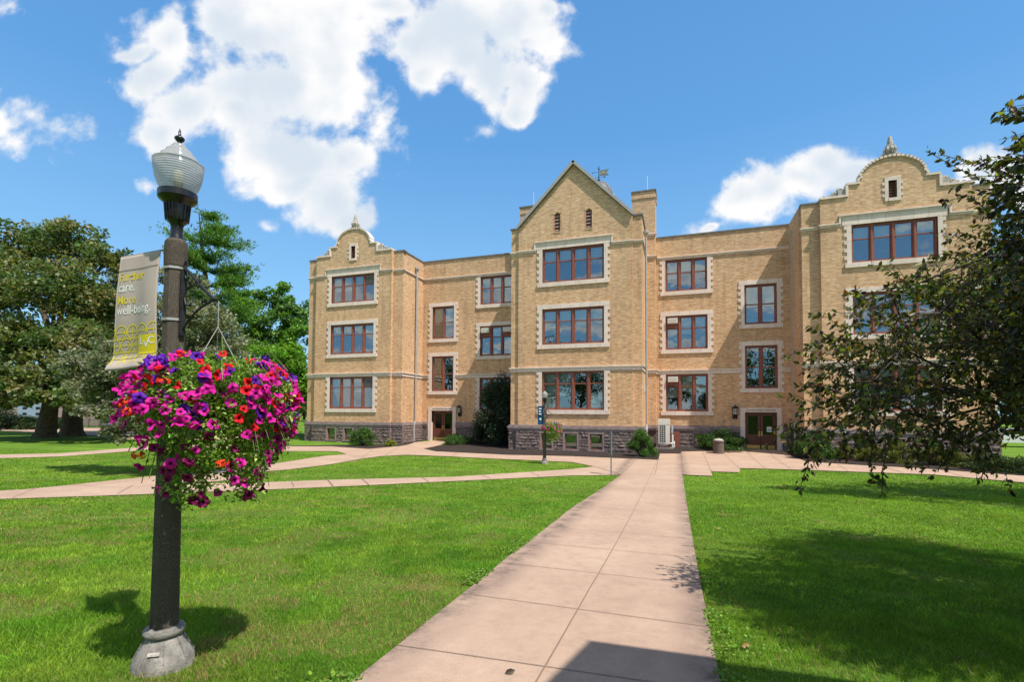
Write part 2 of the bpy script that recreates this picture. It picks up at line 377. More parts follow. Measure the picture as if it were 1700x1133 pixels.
def grid_mesh(xs, ys, dz=0):
    X, Y = np.meshgrid(xs, ys); Z = H(X, Y)+dz; V = np.stack([X, Y, Z], -1).reshape(-1, 3); nx, ny = len(xs), len(ys)
    i = np.arange(nx-1)[None]+np.arange(ny-1)[:, None]*nx; Fc = np.stack([i, i+1, i+nx+1, i+nx], -1).reshape(-1, 4)
    return V, Fc
xs = np.concatenate([[-900,-500,-250,-140,-90], np.arange(-60, -24, 3), np.arange(-24, 20, .5), np.arange(20, 60, 3), [90,140,250,500,900]])
ys = np.concatenate([[-300,-120,-60,-30,-15], np.arange(-6, 37, .5), np.arange(37, 80, 3), [100,140,200,300,500,900,1500]])
V, Fc = grid_mesh(xs, ys)
me = bpy.data.meshes.new('lawn'); me.from_pydata(V.tolist(), [], Fc.tolist()); me.polygons.foreach_set('use_smooth', [True]*len(me.polygons))
def lawn_mat():
    m = mat('lawn_turf', (.06, .13, .02), .95, 0, .1); n = NT(m)
    f1 = n.noise(.35, 5, .6); f2 = n.noise(2.2, 6, .7); f3 = n.noise(26, 4, .7)
    c = n.ramp(f1, [(.3, (.080, .160, .014)), (.7, (.14, .245, .024))])
    c = n.mix(.8, c, n.ramp(f2, [(.3, (.75, .8, .75)), (.55, (1, 1, 1)), (.72, (1.28, 1.15, 1.1))]), 'MULTIPLY')
    c = n.mix(.8, c, n.ramp(f3, [(.3, (.45, .5, .5)), (.7, (1.5, 1.45, 1.5))]), 'MULTIPLY')
    sp = n.n('ShaderNodeSeparateXYZ'); n.l(n.pos(), sp.inputs[0])
    st = n.n('ShaderNodeMapping'); n.l(n.pos(), st.inputs[0]); st.inputs['Rotation'].default_value = (0, 0, R(28)); st.inputs['Scale'].default_value = (.05, .9, 1)
    wv = n.noise(1.0, 2, .5, st.outputs[0]); c = n.mix(.9, c, n.ramp(wv, [(.42, (.86, .9, .86)), (.58, (1.12, 1.08, 1.1))]), 'MULTIPLY')
    dry = n.rng(n.noise(1.1, 5, .7), .60, .70); c = n.mix(dry, c, (.26, .20, .08))
    n.base(c); n.bump(n.noise(60, 4, .8), .9, .03); return m
me.materials.append(lawn_mat()); lawn = bpy.data.objects.new('lawn', me); COL.objects.link(lawn); tag(lawn, kind='structure')

PATHS = []      # world polygons, to keep grass blades off them
def sheet(name, poly, m, dz=.018, keep=True, maxlen=1.2):
    if keep: PATHS.append(np.array(poly))
    bm = bmesh.new()
    tr = tessellate_polygon([[Vector((a, b, 0)) for a, b in poly]]); vs = [bm.verts.new((a, b, 0)) for a, b in poly]
    for t in tr:
        A, B, C = [Vector(poly[i]) for i in t]; cr = (B-A).x*(C-A).y-(B-A).y*(C-A).x
        try: bm.faces.new([vs[i] for i in (t if cr > 0 else t[::-1])])
        except Exception: pass
    for _ in range(7):
        es = [e for e in bm.edges if e.calc_length() > maxlen]
        if not es: break
        bmesh.ops.subdivide_edges(bm, edges=es, cuts=1, use_grid_fill=False); bmesh.ops.triangulate(bm, faces=bm.faces[:])
    for v in bm.verts: v.co.z = float(H(v.co.x, v.co.y))+dz
    bmesh.ops.recalc_face_normals(bm, faces=bm.faces[:])
    me = bpy.data.meshes.new(name); bm.to_mesh(me); bm.free()
    if me.polygons and me.polygons[0].normal.z < 0: me.flip_normals()
    me.materials.append(m); o = bpy.data.objects.new(name, me); COL.objects.link(o); tag(o, kind='structure'); return o
def conc():
    m = mat('pink_concrete', (.5, .4, .34), .9, 0, .2); n = NT(m)
    f1 = n.noise(.8, 5, .6); f2 = n.noise(7, 6, .7); f3 = n.noise(160, 2, .6)
    c = n.ramp(f1, [(.3, (.35, .235, .17)), (.7, (.44, .31, .225))])
    c = n.mix(.7, c, n.ramp(f2, [(.28, (.78, .78, .78)), (.5, (1, 1, 1)), (.75, (1.12, 1.12, 1.12))]), 'MULTIPLY')
    c = n.mix(.7, c, n.ramp(f3, [(.3, (.72, .72, .72)), (.7, (1.22, 1.22, 1.22))]), 'MULTIPLY')
    st = n.rng(n.noise(1.6, 6, .75), .60, .78, 0., .45); c = n.mix(st, c, (.16, .115, .09))
    for (ax, ay), (bx2, by2), sgn in STAIN:      # worn, dirty edges of the main walk
        dx, dy = bx2-ax, by2-ay; l_ = math.hypot(dx, dy); nx_, ny_ = -dy/l_*sgn, dx/l_*sgn
        dp = n.n('ShaderNodeVectorMath', operation='DOT_PRODUCT'); n.l(n.pos(), dp.inputs[0]); dp.inputs[1].default_value = (nx_, ny_, 0)
        sb = n.n('ShaderNodeMath', operation='SUBTRACT'); n.l(dp.outputs['Value'], sb.inputs[0]); sb.inputs[1].default_value = nx_*ax+ny_*ay
        ab = n.n('ShaderNodeMath', operation='ABSOLUTE'); n.l(sb.outputs[0], ab.inputs[0])
        mk = n.rng(ab.outputs[0], .0, .34, 1., 0.); ml = n.n('ShaderNodeMath', operation='MULTIPLY'); n.l(mk, ml.inputs[0]); n.l(n.rng(n.noise(3.5, 6, .75), .35, .62), ml.inputs[1])
        c = n.mix(ml.outputs[0], c, (.12, .085, .072))
    n.base(c); n.bump(n.noise(120, 3), .25, .006); return m
def ray(u, v): return _rt*(u-850)/FPX+_up*(CYPX-v)/FPX+_fw
def G(u, v):
    r = ray(u, v); t = 1.
    for _ in range(60):
        p = EYE+r*t; t += (p[2]-float(H(p[0], p[1])))/max(-r[2]+.03, .02)*.7
    p = EYE+r*t; return float(p[0]), float(p[1])
STAIN = [(G(585,1133), G(1005,808), -1), (G(1195,1133), G(1136,800), 1)]
M['conc'] = conc(); M['joint'] = mat('dark_joint', (.20, .135, .10), .95)
M['mulch'] = noisy('dark_brown_mulch', (.018, .012, .010), (.075, .052, .042), 22, 1.0, 1.0, dist=.06)
def px(*pts): return [G(u, v) for u, v in pts]
# main walk + apron before the right door
mw = px((560,1160),(720,1030),(848,925),(950,845),(1032,789.5))+px((987,776),(1020,764),(1093,765),(1095.6,754.4),(1130,754.4),(1131,751),(1201,750),(1236,748.6))
x_d0, x_d1 = 10.0, 12.1
mw += [(x_d0, 34.1), (x_d1, 34.1)] + px((1339,767.8),(1423,773.6),(1526,779),(1700,792),(1900,806),(1900,820),(1700,803),(1547,789.5),(1300,780.7),(1228,779),(1228,786),(1180,784.5),(1183,792),(1133,790),(1142,850),(1157,940),(1174,1030),(1200,1160))
sheet('path_main', mw, M['conc'], .030)
# diagonal path and path along the building
pb = px((1032,790.5),(950,791),(832,796.5),(715,802),(550,810),(300,820),(258,823),(0,830.5),(-300,840),(-300,828),(0,816.5),(45,814),(120,806.5),(255,792),(300,789.5),(370,784.5),(432,780.5),(570,766),(627.6,758.8),(677,756.5),(745,759),(820,763),(867.6,764.7),(950,768.7),(987,776),(950,780),(750,793),(550,798),(420,803),(310,806),(420,803.5),(550,798.5),(750,793.5),(950,780.5))
# simpler: three overlapping strips, stepped 4 mm apart
sheet('path_lower', px((1034,790),(950,790.8),(832,796.5),(715,802),(550,810),(300,820),(0,830.5),(-400,843),(-400,830),(0,816.5),(45,814),(120,806.5),(200,806),(310,805),(420,803),(550,798),(750,793),(950,780),(989,775.5)), M['conc'], .018)
sheet('path_diagonal', px((200,812),(300,806),(370,800),(433,785),(480,781),(550,772),(600,763),(640,757.5),(600,750),(578,755.5),(540,758),(455,771),(370,781),(255,792),(120,806.5)), M['conc'], .022)
sheet('path_front', px((470,742),(550,742.4),(612,746.6),(663,741.9),(689,735.3),(712,733.5))+[(-12.1,34.1),(-9.9,34.1)]+px((738,736.5),(703,746),(723,750.6),(844,756.5),(950,758.8),(1093,765),(1020,765),(989,776.5),(950,768.7),(867.6,764.7),(820,763),(745,759),(677,756.5),(627.6,758.8),(600,763),(578,756.5),(560,750.5),(440,750)), M['conc'], .026)
sheet('path_far', px((-300,766),(0,756),(100,753.5),(230,743.5),(330,737),(440,742),(440,750),(330,742),(250,747.5),(100,759),(0,762),(-300,773)), M['conc'], .018)
sheet('path_trees', px((-300,735),(0,716),(120,722),(240,732),(400,730),(400,722),(240,716),(110,708),(0,706),(-300,706)), M['conc'], .018)
# planting beds of dark mulch
sheet('mulch_bed', [(-12.9,31.2),(-12.9,34.1),(-12.15,34.1)]+px((689,735.3),(663,741.9),(612,746.6),(550,742.4),(430,742)), M['mulch'], .034)
sheet('mulch_bed', [(-9.85,34.1)]+[(-4.2,34.1),(-4.2,30.2),(4.2,30.2),(4.2,34.1),(9.95,34.1)]+px((1236,748.2),(1201,749.5),(1131,750.5),(1130,754),(1095.6,754),(1093,764.6),(950,758.4),(844,756.1),(723,750.2),(703,746)), M['mulch'], .036)
sheet('mulch_bed', [(12.15,34.1),(12.8,34.1),(12.8,31),(21.3,31),(22.5,30.5)]+px((1700,791),(1526,778.3),(1423,773),(1339,767.3)), M['mulch'], .036)
# joints in the concrete
jb = []
def joint(a, b, w=.012, dz=.036, fine=.6):
    (x0, y0), (x1, y1) = a, b; d = Vector((x1-x0, y1-y0)); Ln = d.length; k = max(1, int(Ln/fine)); nrm = Vector((-d.y, d.x)).normalized()*w/2
    mb = jb
    prev = None
    for i in range(k+1):
        x = x0+(x1-x0)*i/k; y = y0+(y1-y0)*i/k
        p, q = (x+nrm.x, y+nrm.y), (x-nrm.x, y-nrm.y)
        cur = [(p[0], p[1], float(H(*p))+dz), (q[0], q[1], float(H(*q))+dz)]
        if prev: mb.append(prev+cur)
        prev = cur
c0, c1, c2, c3 = G(880,1160), G(1067,820), G(1095,756), G(978,985)
joint(c0, c3); joint(c3, c1); joint(c1, c2)
def lerp(a, b, t): return (a[0]+(b[0]-a[0])*t, a[1]+(b[1]-a[1])*t)
Ledge = px((560,1160),(720,1030),(848,925),(950,845),(1032,789.5)); Redge = px((1200,1160),(1174,1030),(1157,940),(1142,850),(1133,790))
def onpoly(pl, y):
    for a, b in zip(pl[:-1], pl[1:]):
        if min(a[1], b[1])-1e-6 <= y <= max(a[1], b[1])+1e-6: return lerp(a, b, (y-a[1])/(b[1]-a[1]))
    return pl[-1] if y > pl[-1][1] else pl[0]
ya, yb = G(655.7,1079.3)[1], G(780,993.5)[1]; yc_ = G(848,939.6)[1]
step = 1.18
y = ya
print('joint spacing', ya, yb, yc_, 'edges', Ledge, Redge)
yy = ya
while yy < G(1100,770)[1]:
    a = onpoly(Ledge, yy); b = onpoly(Redge, yy-.0); joint(a, b, .008); yy += max(.9, (yb-ya))
for a, b in [((978,754.6),(1133,752)),]: pass
for (a, b) in [((1131,751),(1133,790)),((1167,751),(1181,784)),((1201,750.5),(1227,779)),((1240,749),(1270,779)),((1275,749),(1312,780)),((1057,764),(1030,790)),((1093,765),(1030+57,790)),((1390,772),(1408,784)),((1470,777),(1500,787)),((1560,781),(1600,794)),
               ((484,801),(488,811)),((544,798.5),(553,809.5)),((601,797),(613,807.5)),((700,794),(712,802)),((800,790),(815,797)),((880,785),(897,793)),((220,808),(195,822)),((160,806),(215,800)),((60,813),(20,829)),((620,747),(600,762)),((663,742),(640,757)),((760,753),(750,759)),((905,757),(900,766))]: joint(G(*a), G(*b), .02 if a[1] < 800 else .012, .036)
mbj = MB()
for q in jb: mbj.add(q, [(0, 1, 3, 2)])
tag(mbj.build('path_joints', M['joint']), kind='structure')
# ================================================================== BUILDING
Yw, Yws, Yr, Yb, Ybs = 30.85, 31.10, 34.12, 30.0, 30.13
ZT, ZB, ZS, ZP = 1.60, 5.28, 12.83, 14.15      # water table, belt, upper string, parapet
WXI, WXO, WFI, WFO = 12.83, 21.20, 13.62, 20.34   # wing: inner/outer half widths, projecting face inner/outer
M['gb'] = mat('dull_green_blind', (.07, .085, .06), .8)
BLD = empty('brick_building', (0, 34, 0))
tag(BLD, 'three storey buff brick college building with stone base, curved gables and red brown windows', 'building')
OFF = Vector((0, -34, 0))
def part(mb, name, m, parent=None, smooth=False, label=None):
    if parent is None or parent is BLD: o = mb.build(name, m, BLD, smooth, OFF)
    else: o = mb.build(name, m, parent, smooth)
    if label: o['label'] = label
    return o
def front(Y): return lambda a, b, d: (a, Y+d, b)
def sideR(X): return lambda a, b, d: (X-d, a, b)        # faces +X, a = y
def rect(x0, x1, z0, z1): return [(x0, z0), (x1, z0), (x1, z1), (x0, z1)]
WIN = []     # (plane y, cx, half width, z0, z1, lights, rail fraction, style, extras)
for s in (-1, 1):
    cx = 16.98*s
    WIN.append((Yw, cx, 1.91, 10.6, 12.68, 4, .36, 'raised', {'slat': [3] if s < 0 else []}))
    WIN.append((Yw, cx, 1.91, 6.69, 8.95, 4, .33, 'plain', {'slat': [0] if s > 0 else []}))
    WIN.append((Yw, cx, 1.91, 2.60, 4.98, 4, .31, 'belt', {'slat': [3] if s < 0 else []}))
    cx = 6.66*s
    WIN.append((Yr, cx, 1.30, 10.49, 12.62, 3, .40, 'string', {}))
    WIN.append((Yr, cx, 1.30, 6.61, 8.86, 3, .36, 'plain', {'ac': [0, 2] if s < 0 else [0]}))
    WIN.append((Yr, cx, 1.30, 2.54, 4.98, 3, .31, 'belt', {'ac': [2] if s < 0 else [0]}))
    cx = 11.06*s
    WIN.append((Yr, cx, .92, 8.05, 10.58, 2, .49, 'plain', {}))
    WIN.append((Yr, cx, .92, 4.00, 6.70, 2, .5, 'plain', {}))
WIN.append((Yb, -.05, 1.95, 10.63, 12.79, 4, .37, 'raised', {}))
WIN.append((Yb, -.05, 1.95, 6.68, 8.95, 4, .34, 'plain', {}))
WIN.append((Yb, -.05, 1.95, 2.58, 5.01, 4, .31, 'belt', {}))
DOORS = [(-11.06, .9), (11.0, .9)]
BW = []   # basement windows (plane, x0, x1, z0, z1)
for s in (-1, 1):
    for a, b in ((-2.04, -1.22), (-.5, .32), (1.05, 1.9)): BW.append((Yw, 16.98*s+a, 16.98*s+b, .28, 1.15))
for a, b in ((-2.06, -1.28), (-.56, .30), (1.0, 1.86)): BW.append((Yb, a, b, .17, 1.12))
for s in (-1, 1): BW.append((Yr, 7.06*s if s > 0 else -7.86, 7.86*s if s > 0 else -7.06, .28, 1.1))
def holes_for(Y, x0, x1, z0, z1, base=False):
    h = []
    if not base:
        for (y, cx, hw, a, b, *_) in WIN:
            if abs(y-Y) < 1e-6 and x0 < cx < x1 and z0 < (a+b)/2 < z1: h.append(rect(cx-hw, cx+hw, a, b))
    return h
# ---- brick walls
T = .38
def arch_pts(cx, zc, rx, rz, a0, a1, n=18): return [(cx+rx*math.cos(R(a0+(a1-a0)*i/n)), zc+rz*math.sin(R(a0+(a1-a0)*i/n))) for i in range(n+1)]
SILH = {}
for s in (-1, 1):
    cx = 16.98*s
    top = [(cx+3.36, ZT), (cx+3.36, ZP+.10), (cx+2.08, ZP+.10), (cx+2.08, ZP+.74), (cx+1.52, ZP+.74), (cx+1.52, ZP+.86)]
    top += arch_pts(cx, ZP+.86, 1.46, 1.14, 8, 172, 22)
    top += [(cx-1.52, ZP+.86), (cx-1.52, ZP+.74), (cx-2.08, ZP+.74), (cx-2.08, ZP+.10), (cx-3.36, ZP+.10), (cx-3.36, ZT)]
    SILH[s] = top[1:-1]
    mb = MB(); mb.poly_wall(top, holes_for(Yw, cx-3.3, cx+3.3, 2, 14)+[rect(cx-.19, cx+.19, 13.92, 14.86)], front(Yw), .42, .22)
    for a, b in ((cx-4.22, cx-3.36), (cx+3.36, cx+(4.15 if s < 0 else 4.22))):
        mb.poly_wall(rect(a, b, ZT, ZP), [], front(Yws), .3)
    part(mb, 'wall', M['brick'])
    # side walls, back and flat roof of the wing
    mb = MB(); xi, xo = WXI*s, WXO*s
    for X in (xi, xo):
        a, b = (Yws, 48)
        mb.box(X-.15 if X*s < 16.98 and s > 0 else (X-.30 if s > 0 else (X-.30 if X > cx else X)), X+.15 if False else (X+.0 if (X > cx) else X+.30), a+.3, b, ZT, ZP)
    mb.box(min(xi, xo)+.3, max(xi, xo)-.3, 47.7, 48, ZT, ZP)
    part(mb, 'wall', M['brick'])
    mb = MB(); mb.box(min(xi, xo)+.3, max(xi, xo)-.3, 31.4, 47.7, ZP-.7, ZP-.55); part(mb, 'roof', M['roof_metal'])
# recessed walls
for s in (-1, 1):
    a, b = (-WXI, -4.0) if s < 0 else (4.0, WXI)
    hs = holes_for(Yr, a, b, 2, 14)
    dx, dh = DOORS[0 if s < 0 else 1]
    mb = MB()
    # notch for the door in the outline
    outl = [(a, ZT), (dx-dh-.0, ZT), (dx-dh, 2.50), (dx+dh, 2.50), (dx+dh, ZT), (b, ZT), (b, ZP), (a, ZP)]
    mb.poly_wall(outl, hs, front(Yr), .4, .22); part(mb, 'wall', M['brick'])
# central bay
gz = 14.32
out = [(-3.6, ZT), (3.6, ZT), (3.6, gz), (0, 18.0), (-3.6, gz)]
def arch_rect(x0, x1, z0, z1, r=.12): return [(x0, z0), (x1, z0), (x1, z1-r), ((x0+x1)/2, z1), (x0, z1-r)]
lv = [(-1.24, -.84), (.76, 1.16)]
mb = MB(); mb.poly_wall(out, holes_for(Yb, -3, 3, 2, 14)+[arch_rect(a, b, 13.86, 15.08) for a, b in lv], front(Yb), .4, .2)
for a, b in ((-4.13, -3.6), (3.6, 4.13)): mb.poly_wall(rect(a, b, ZT, gz), [], front(Ybs), .3)
mb.box(-4.13, -3.83, Ybs+.3, 48, ZT, gz); mb.box(3.83, 4.13, Ybs+.3, 48, ZT, gz)
part(mb, 'wall', M['brick'])
mb = MB(); mb.box(-12.8, 12.8, 47.7, 48, ZT, ZP); part(mb, 'wall', M['brick'])
for s in (-1, 1):
    mb = MB(); mb.box(min(4.2*s, 12.5*s), max(4.2*s, 12.5*s), Yr+.4, 47.7, ZP-.75, ZP-.6); part(mb, 'roof', M['roof_metal'])
# pitched roof of the bay
mb = MB(); ov = .14
for s in (-1, 1):
    a = [(s*3.62, Yb-ov, gz+.02), (0, Yb-ov, 18.03), (0, 44, 18.03), (s*3.62, 44, gz+.02)]
    b = [(x, y, z+.14) for x, y, z in a]; mb.add(a+b, [(0,1,2,3),(7,6,5,4),(0,4,5,1),(1,5,6,2),(2,6,7,3),(3,7,4,0)])
    mb.box(min(s*3.60, s*4.2), max(s*3.60, s*4.2), Ybs-.08, 44, gz+.004, gz+.10)
part(mb, 'roof', M['roof_metal'])
# gable boards (pale metal edging)
mb = MB()
for s in (-1, 1):
    d = Vector((s*3.62, 0, gz-18.03)); dn = d.normalized(); up = Vector((-dn.z*s*s, 0, dn.x)); up = Vector((0, 1, 0)).cross(dn)
    if up.z < 0: up = -up
    c = Vector((s*1.81, Yb-ov-.03, (gz+18.03)/2+.10)); mb.obox(c, dn, Vector((0, 1, 0)), up, d.length/2+.06, .03, .085)
part(mb, 'gable_trim', M['grey_metal'])
# chimneys
for a, b, lab in ((-4.62, -3.28, None), (3.28, 4.76, None)):
    ct = empty('chimney', (0, 0, 0), 0, BLD); ct.location = OFF
    bpy.data.objects.remove(ct)
    mb = MB(); y0, y1 = 33.42, 34.9
    mb.box(a, b, y0, y1, ZT+.0, 17.18); mb.box(a-.05, b+.05, y0-.05, y1+.05, 16.72, 16.95)
    ch = part(mb, 'chimney', M['brick'])
    m2 = MB(); m2.box(a-.07, b+.07, y0-.07, y1+.07, 17.184, 17.27); part(m2, 'cap', M['roof_metal'], ch)
    m2 = MB(); m2.tube([(a+.65*(b-a), y0+.5, 17.2), (a+.65*(b-a), y0+.5, 18.45)], .016, 6); part(m2, 'lightning_rod', M['white'], ch)
# ---- copings
def coping(mb, pts, Y, h=.11, out=.07, back=.46):
    for (a, b), (c, d) in zip(pts[:-1], pts[1:]):
        v = Vector((c-a, 0, d-b)); L_ = v.length
        if L_ < 1e-4: continue
        v.normalize(); u = Vector((v.z, 0, -v.x)) if False else Vector((0, 1, 0)).cross(v)
        if u.z < -1e-3: u = -u
        mid = Vector(((a+c)/2, Y+(back-out)/2, (b+d)/2))
        if abs(v.z) > .95:   # upright step
            mb.box(a-.06, a+.06, Y-out+.004, Y+back-.004, min(b, d)-.0, max(b, d)-.02)
        else: mb.obox(mid+u*h/2, v, Vector((0, 1, 0)), u, L_/2+.02, (back+out)/2, h/2)
for s in (-1, 1):
    mb = MB(); coping(mb, SILH[s], Yw); part(mb, 'coping', M['lime'])
    cx = 16.98*s
    mb = MB()
    for a, b in ((cx-4.27, cx-3.40), (cx+3.40, cx+4.27)): mb.box(a, b, Yws-.05, Yws+.35, ZP+.002, ZP+.09)
    xi, xo = WXI*s, WXO*s
    for X in (xi, xo):
        lo = X-.35 if X > cx else X-.05; mb.box(lo, lo+.4, Yws+.352, 48, ZP+.002, ZP+.088)
    a, b = (-12.86, -4.15) if s < 0 else (4.77, 12.86)
    mb.box(a, b, Yr-.06, Yr+.45, ZP+.002, ZP+.085)
    part(mb, 'coping', M['roof_metal'])
    # louvred slit with quoined surround in the curved gable
    mb = MB(); q0, q1, z0, z1 = cx-.19, cx+.19, 13.92, 14.86
    y0, y1 = Yw-.045, Yw-.0
    mb.box(q0-.17, q0, y0, Yw+.2, z0-.16, z1+.2); mb.box(q1, q1+.17, y0, Yw+.2, z0-.16, z1+.2); mb.box(q0, q1, y0+.003, Yw+.2, z1, z1+.2); mb.box(q0, q1, y0-.02, Yw+.2, z0-.16, z0)
    for k in range(3):
        zz = z0+.08+k*.32; mb.box(q0-.27, q0-.168, y0+.004, Yw+.05, zz, zz+.15); mb.box(q1+.168, q1+.27, y0+.004, Yw+.05, zz, zz+.15)
    sv = part(mb, 'attic_vent', M['lime'])
    m2 = MB(); m2.box(q0, q1, Yw+.15, Yw+.17, z0, z1); m2.box(q0, q0+.04, Yw+.03, Yw+.15, z0, z1); m2.box(q1-.04, q1, Yw+.03, Yw+.15, z0, z1)
    for k in range(6):
        zz = z0+.06+k*.15; m2.obox((cx, Yw+.1, zz), Vector((1,0,0)), Vector((0,.8,.6)).normalized(), Vector((0,-.6,.8)), .15, .05, .01)
    part(m2, 'louver', M['louver'], sv)
    # finial on top of the curved gable
    top = ZP+.86+1.14+.10
    mb = MB(); c = (cx, Yw+.2, top)
    mb.lathe([(.26,-.06),(.26,.04),(.17,.07),(.15,.13),(.19,.16),(.23,.26),(.235,.4),(.2,.52),(.17,.56),(.19,.6),(.15,.64),(.13,.8),(.09,1.0),(.06,1.1),(.0,1.14)], c, 8, True, R(22.5))
    for k in range(8):
        a = R(45*k); mb.tube([(c[0]+.2*math.cos(a), c[1]+.2*math.sin(a), top+.16), (c[0]+.27*math.cos(a), c[1]+.27*math.sin(a), top+.33), (c[0]+.18*math.cos(a), c[1]+.18*math.sin(a), top+.56)], [.05,.07,.03], 6)
    for sx in (-1, 1):       # carved leaf scrolls flanking it
        for k, (dx, dz, rr) in enumerate(((.28,.06,.13),(.42,-.0,.10),(.56,-.07,.07),(.36,.14,.07))):
            mb.tube([(cx+sx*dx+rr*.8*math.cos(t), Yw+.2, top+dz-.02+rr*.8*math.sin(t)) for t in [i*.7 for i in range(10)]], rr*.42, 6)
    part(mb, 'finial', M['carved'], smooth=False)
    # scroll ornaments on the shoulders
    for sx in (-1, 1):
        mb = MB(); bx_ = cx+sx*2.14; zb = ZP+.21
        mb.box(min(bx_, bx_+sx*.34), max(bx_, bx_+sx*.34), Yw+.02, Yw+.3, zb, zb+.34)
        for (dx, dz, rr) in ((.22,.32,.17),(.5,.16,.14),(.72,.08,.09),(.98,.07,.08)):
            mb.tube([(bx_+sx*(dx+rr*.7*(1-t*.08)*math.cos(t)), Yw+.16, zb+dz+rr*.7*(1-t*.08)*math.sin(t)) for t in [i*.6 for i in range(14)]], rr*.5, 7)
        part(mb, 'scroll_ornament', M['carved'])
# louvred vents of the bay gable
for a, b in lv:
    mb = MB(); mb.box(a-.02, b+.02, Yb-.03, Yb+.2, 13.78, 13.858); mb.box(a-.03, a-.002, Yb-.014, Yb+.1, 13.858, 14.98); mb.box(b+.002, b+.03, Yb-.014, Yb+.1, 13.858, 14.98)
    pts = [(a-.03, 14.98), ((a+b)/2, 15.11), (b+.03, 14.98)]
    coping(mb, pts, Yb, .10, .015, .1); v = part(mb, 'attic_vent', M['brick'])
    m2 = MB(); m2.box(a, b, Yb+.14, Yb+.16, 13.86, 15.06)
    m2.box(a, a+.05, Yb+.03, Yb+.14, 13.86, 14.98); m2.box(b-.05, b, Yb+.03, Yb+.14, 13.86, 14.98)
    part(m2, 'louver_frame', M['wood'], v)
    m2 = MB()
    for k in range(5):
        zz = 13.98+k*.22; m2.obox(((a+b)/2, Yb+.09, zz), Vector((1,0,0)), Vector((0,.7,.7)).normalized(), Vector((0,-.7,.7)).normalized(), (b-a)/2-.05, .06, .012)
    part(m2, 'louver', M['grey_metal'], v)
# ---- string courses
def band_f(mb, x0, x1, Y, z0, z1, o1, o2=None):
    mb.box(x0, x1, Y-o1, Y+.02, z0, z1)
def string(z1, prof, segs_front, side=True):
    mb = MB()
    for (dz0, dz1, o) in prof:
        for (x0, x1, Y) in segs_front: mb.box(x0-o, x1+o, Y-o, Y+.05, z1+dz0, z1+dz1)
    return mb
PB = [(-.30, -.075, .05), (-.075, 0, .11)]
PS = [(-.16, -.06, .035), (-.06, 0, .10)]
for z, PR, hasraised in ((ZB, PB, False), (ZS, PS, True)):
    mb = MB()
    for (d0, d1, o) in PR:
        for s in (-1, 1):
            cx = 16.98*s
            if hasraised:
                hw = 2.42
                mb.box(cx-3.36-o, cx-hw, Yw-o, Yw+.05, z+d0, z+d1); mb.box(cx+hw, cx+3.36+o, Yw-o, Yw+.05, z+d0, z+d1)
                mb.box(cx-hw-.07, cx+hw+.07, Yw-o-.03, Yw+.05, z+.42+d0, z+.42+d1)
                mb.box(cx-hw-.07, cx-hw+.03, Yw-o+.002, Yw+.05, z+d0, z+.42+d0); mb.box(cx+hw-.03, cx+hw+.07, Yw-o+.002, Yw+.05, z+d0, z+.42+d0)
            else: mb.box(cx-3.36-o, cx+3.36+o, Yw-o, Yw+.05, z+d0, z+d1)
            lo, hi = cx-4.22, cx+4.22
            mb.box(lo-o, cx-3.36-o-.001, Yws-o, Yws+.05, z+d0, z+d1); mb.box(cx+3.36+o+.001, hi+o, Yws-o, Yws+.05, z+d0, z+d1)
            xi = WXI*s; xo = WXO*s
            x0, x1 = (xi-.02, xi+o) if s < 0 else (xi-o, xi+.02)
            mb.box(x0, x1, Yws+.052, Yr-o-.001, z+d0, z+d1)
            x0, x1 = (xo-o, xo+.02) if s < 0 else (xo-.02, xo+o)
            mb.box(x0, x1, Yws+.052, 48, z+d0, z+d1)
            a, b = (-WXI+.0, -4.15) if s < 0 else (4.15, WXI)
            if z == ZB:
                for p, q in ((a, 11.06*s-1.15), (11.06*s+1.15, b)):
                    if s < 0 and p < -12: p = a
                    mb.box(p, q, Yr-o, Yr+.05, z+d0, z+d1)
            else: mb.box(a, b, Yr-o, Yr+.05, z+d0, z+d1)
            # round the chimney breast
            p, q = (-4.62, -4.15) if s < 0 else (4.15, 4.76)
            mb.box(p-o, q+o, 33.42-o, 33.47, z+d0-.002, z+d1+.002)
            if s > 0: mb.box(4.74, 4.76+o, 33.472, Yr-o-.001, z+d0, z+d1)
            else: mb.box(-4.62-o, -4.6, 33.472, Yr-o-.001, z+d0, z+d1)
            if z == ZS and s > 0: mb.box(4.14, 4.76+o, 33.42-o, 33.5, 14.3+d0, 14.3+d1)
        # bay
        if hasraised:
            mb.box(-3.6-o, -2.47, Yb-o, Yb+.05, z+d0, z+d1); mb.box(2.37, 3.6+o, Yb-o, Yb+.05, z+d0, z+d1)
            mb.box(-2.54, 2.44, Yb-o-.03, Yb+.05, z+.47+d0, z+.47+d1)
            mb.box(-2.54, -2.44, Yb-o+.002, Yb+.05, z+d0, z+.47+d0); mb.box(2.34, 2.44, Yb-o+.002, Yb+.05, z+d0, z+.47+d0)
        else: mb.box(-3.6-o, 3.6+o, Yb-o, Yb+.05, z+d0, z+d1)
        mb.box(-4.13-o, -3.6-o-.001, Ybs-o, Ybs+.05, z+d0, z+d1); mb.box(3.6+o+.001, 4.13+o, Ybs-o, Ybs+.05, z+d0, z+d1)
        mb.box(-4.13-o, -4.11, Ybs+.052, 33.3, z+d0, z+d1); mb.box(4.11, 4.13+o, Ybs+.052, 33.3, z+d0, z+d1)
    part(mb, 'string_course', M['lime'])
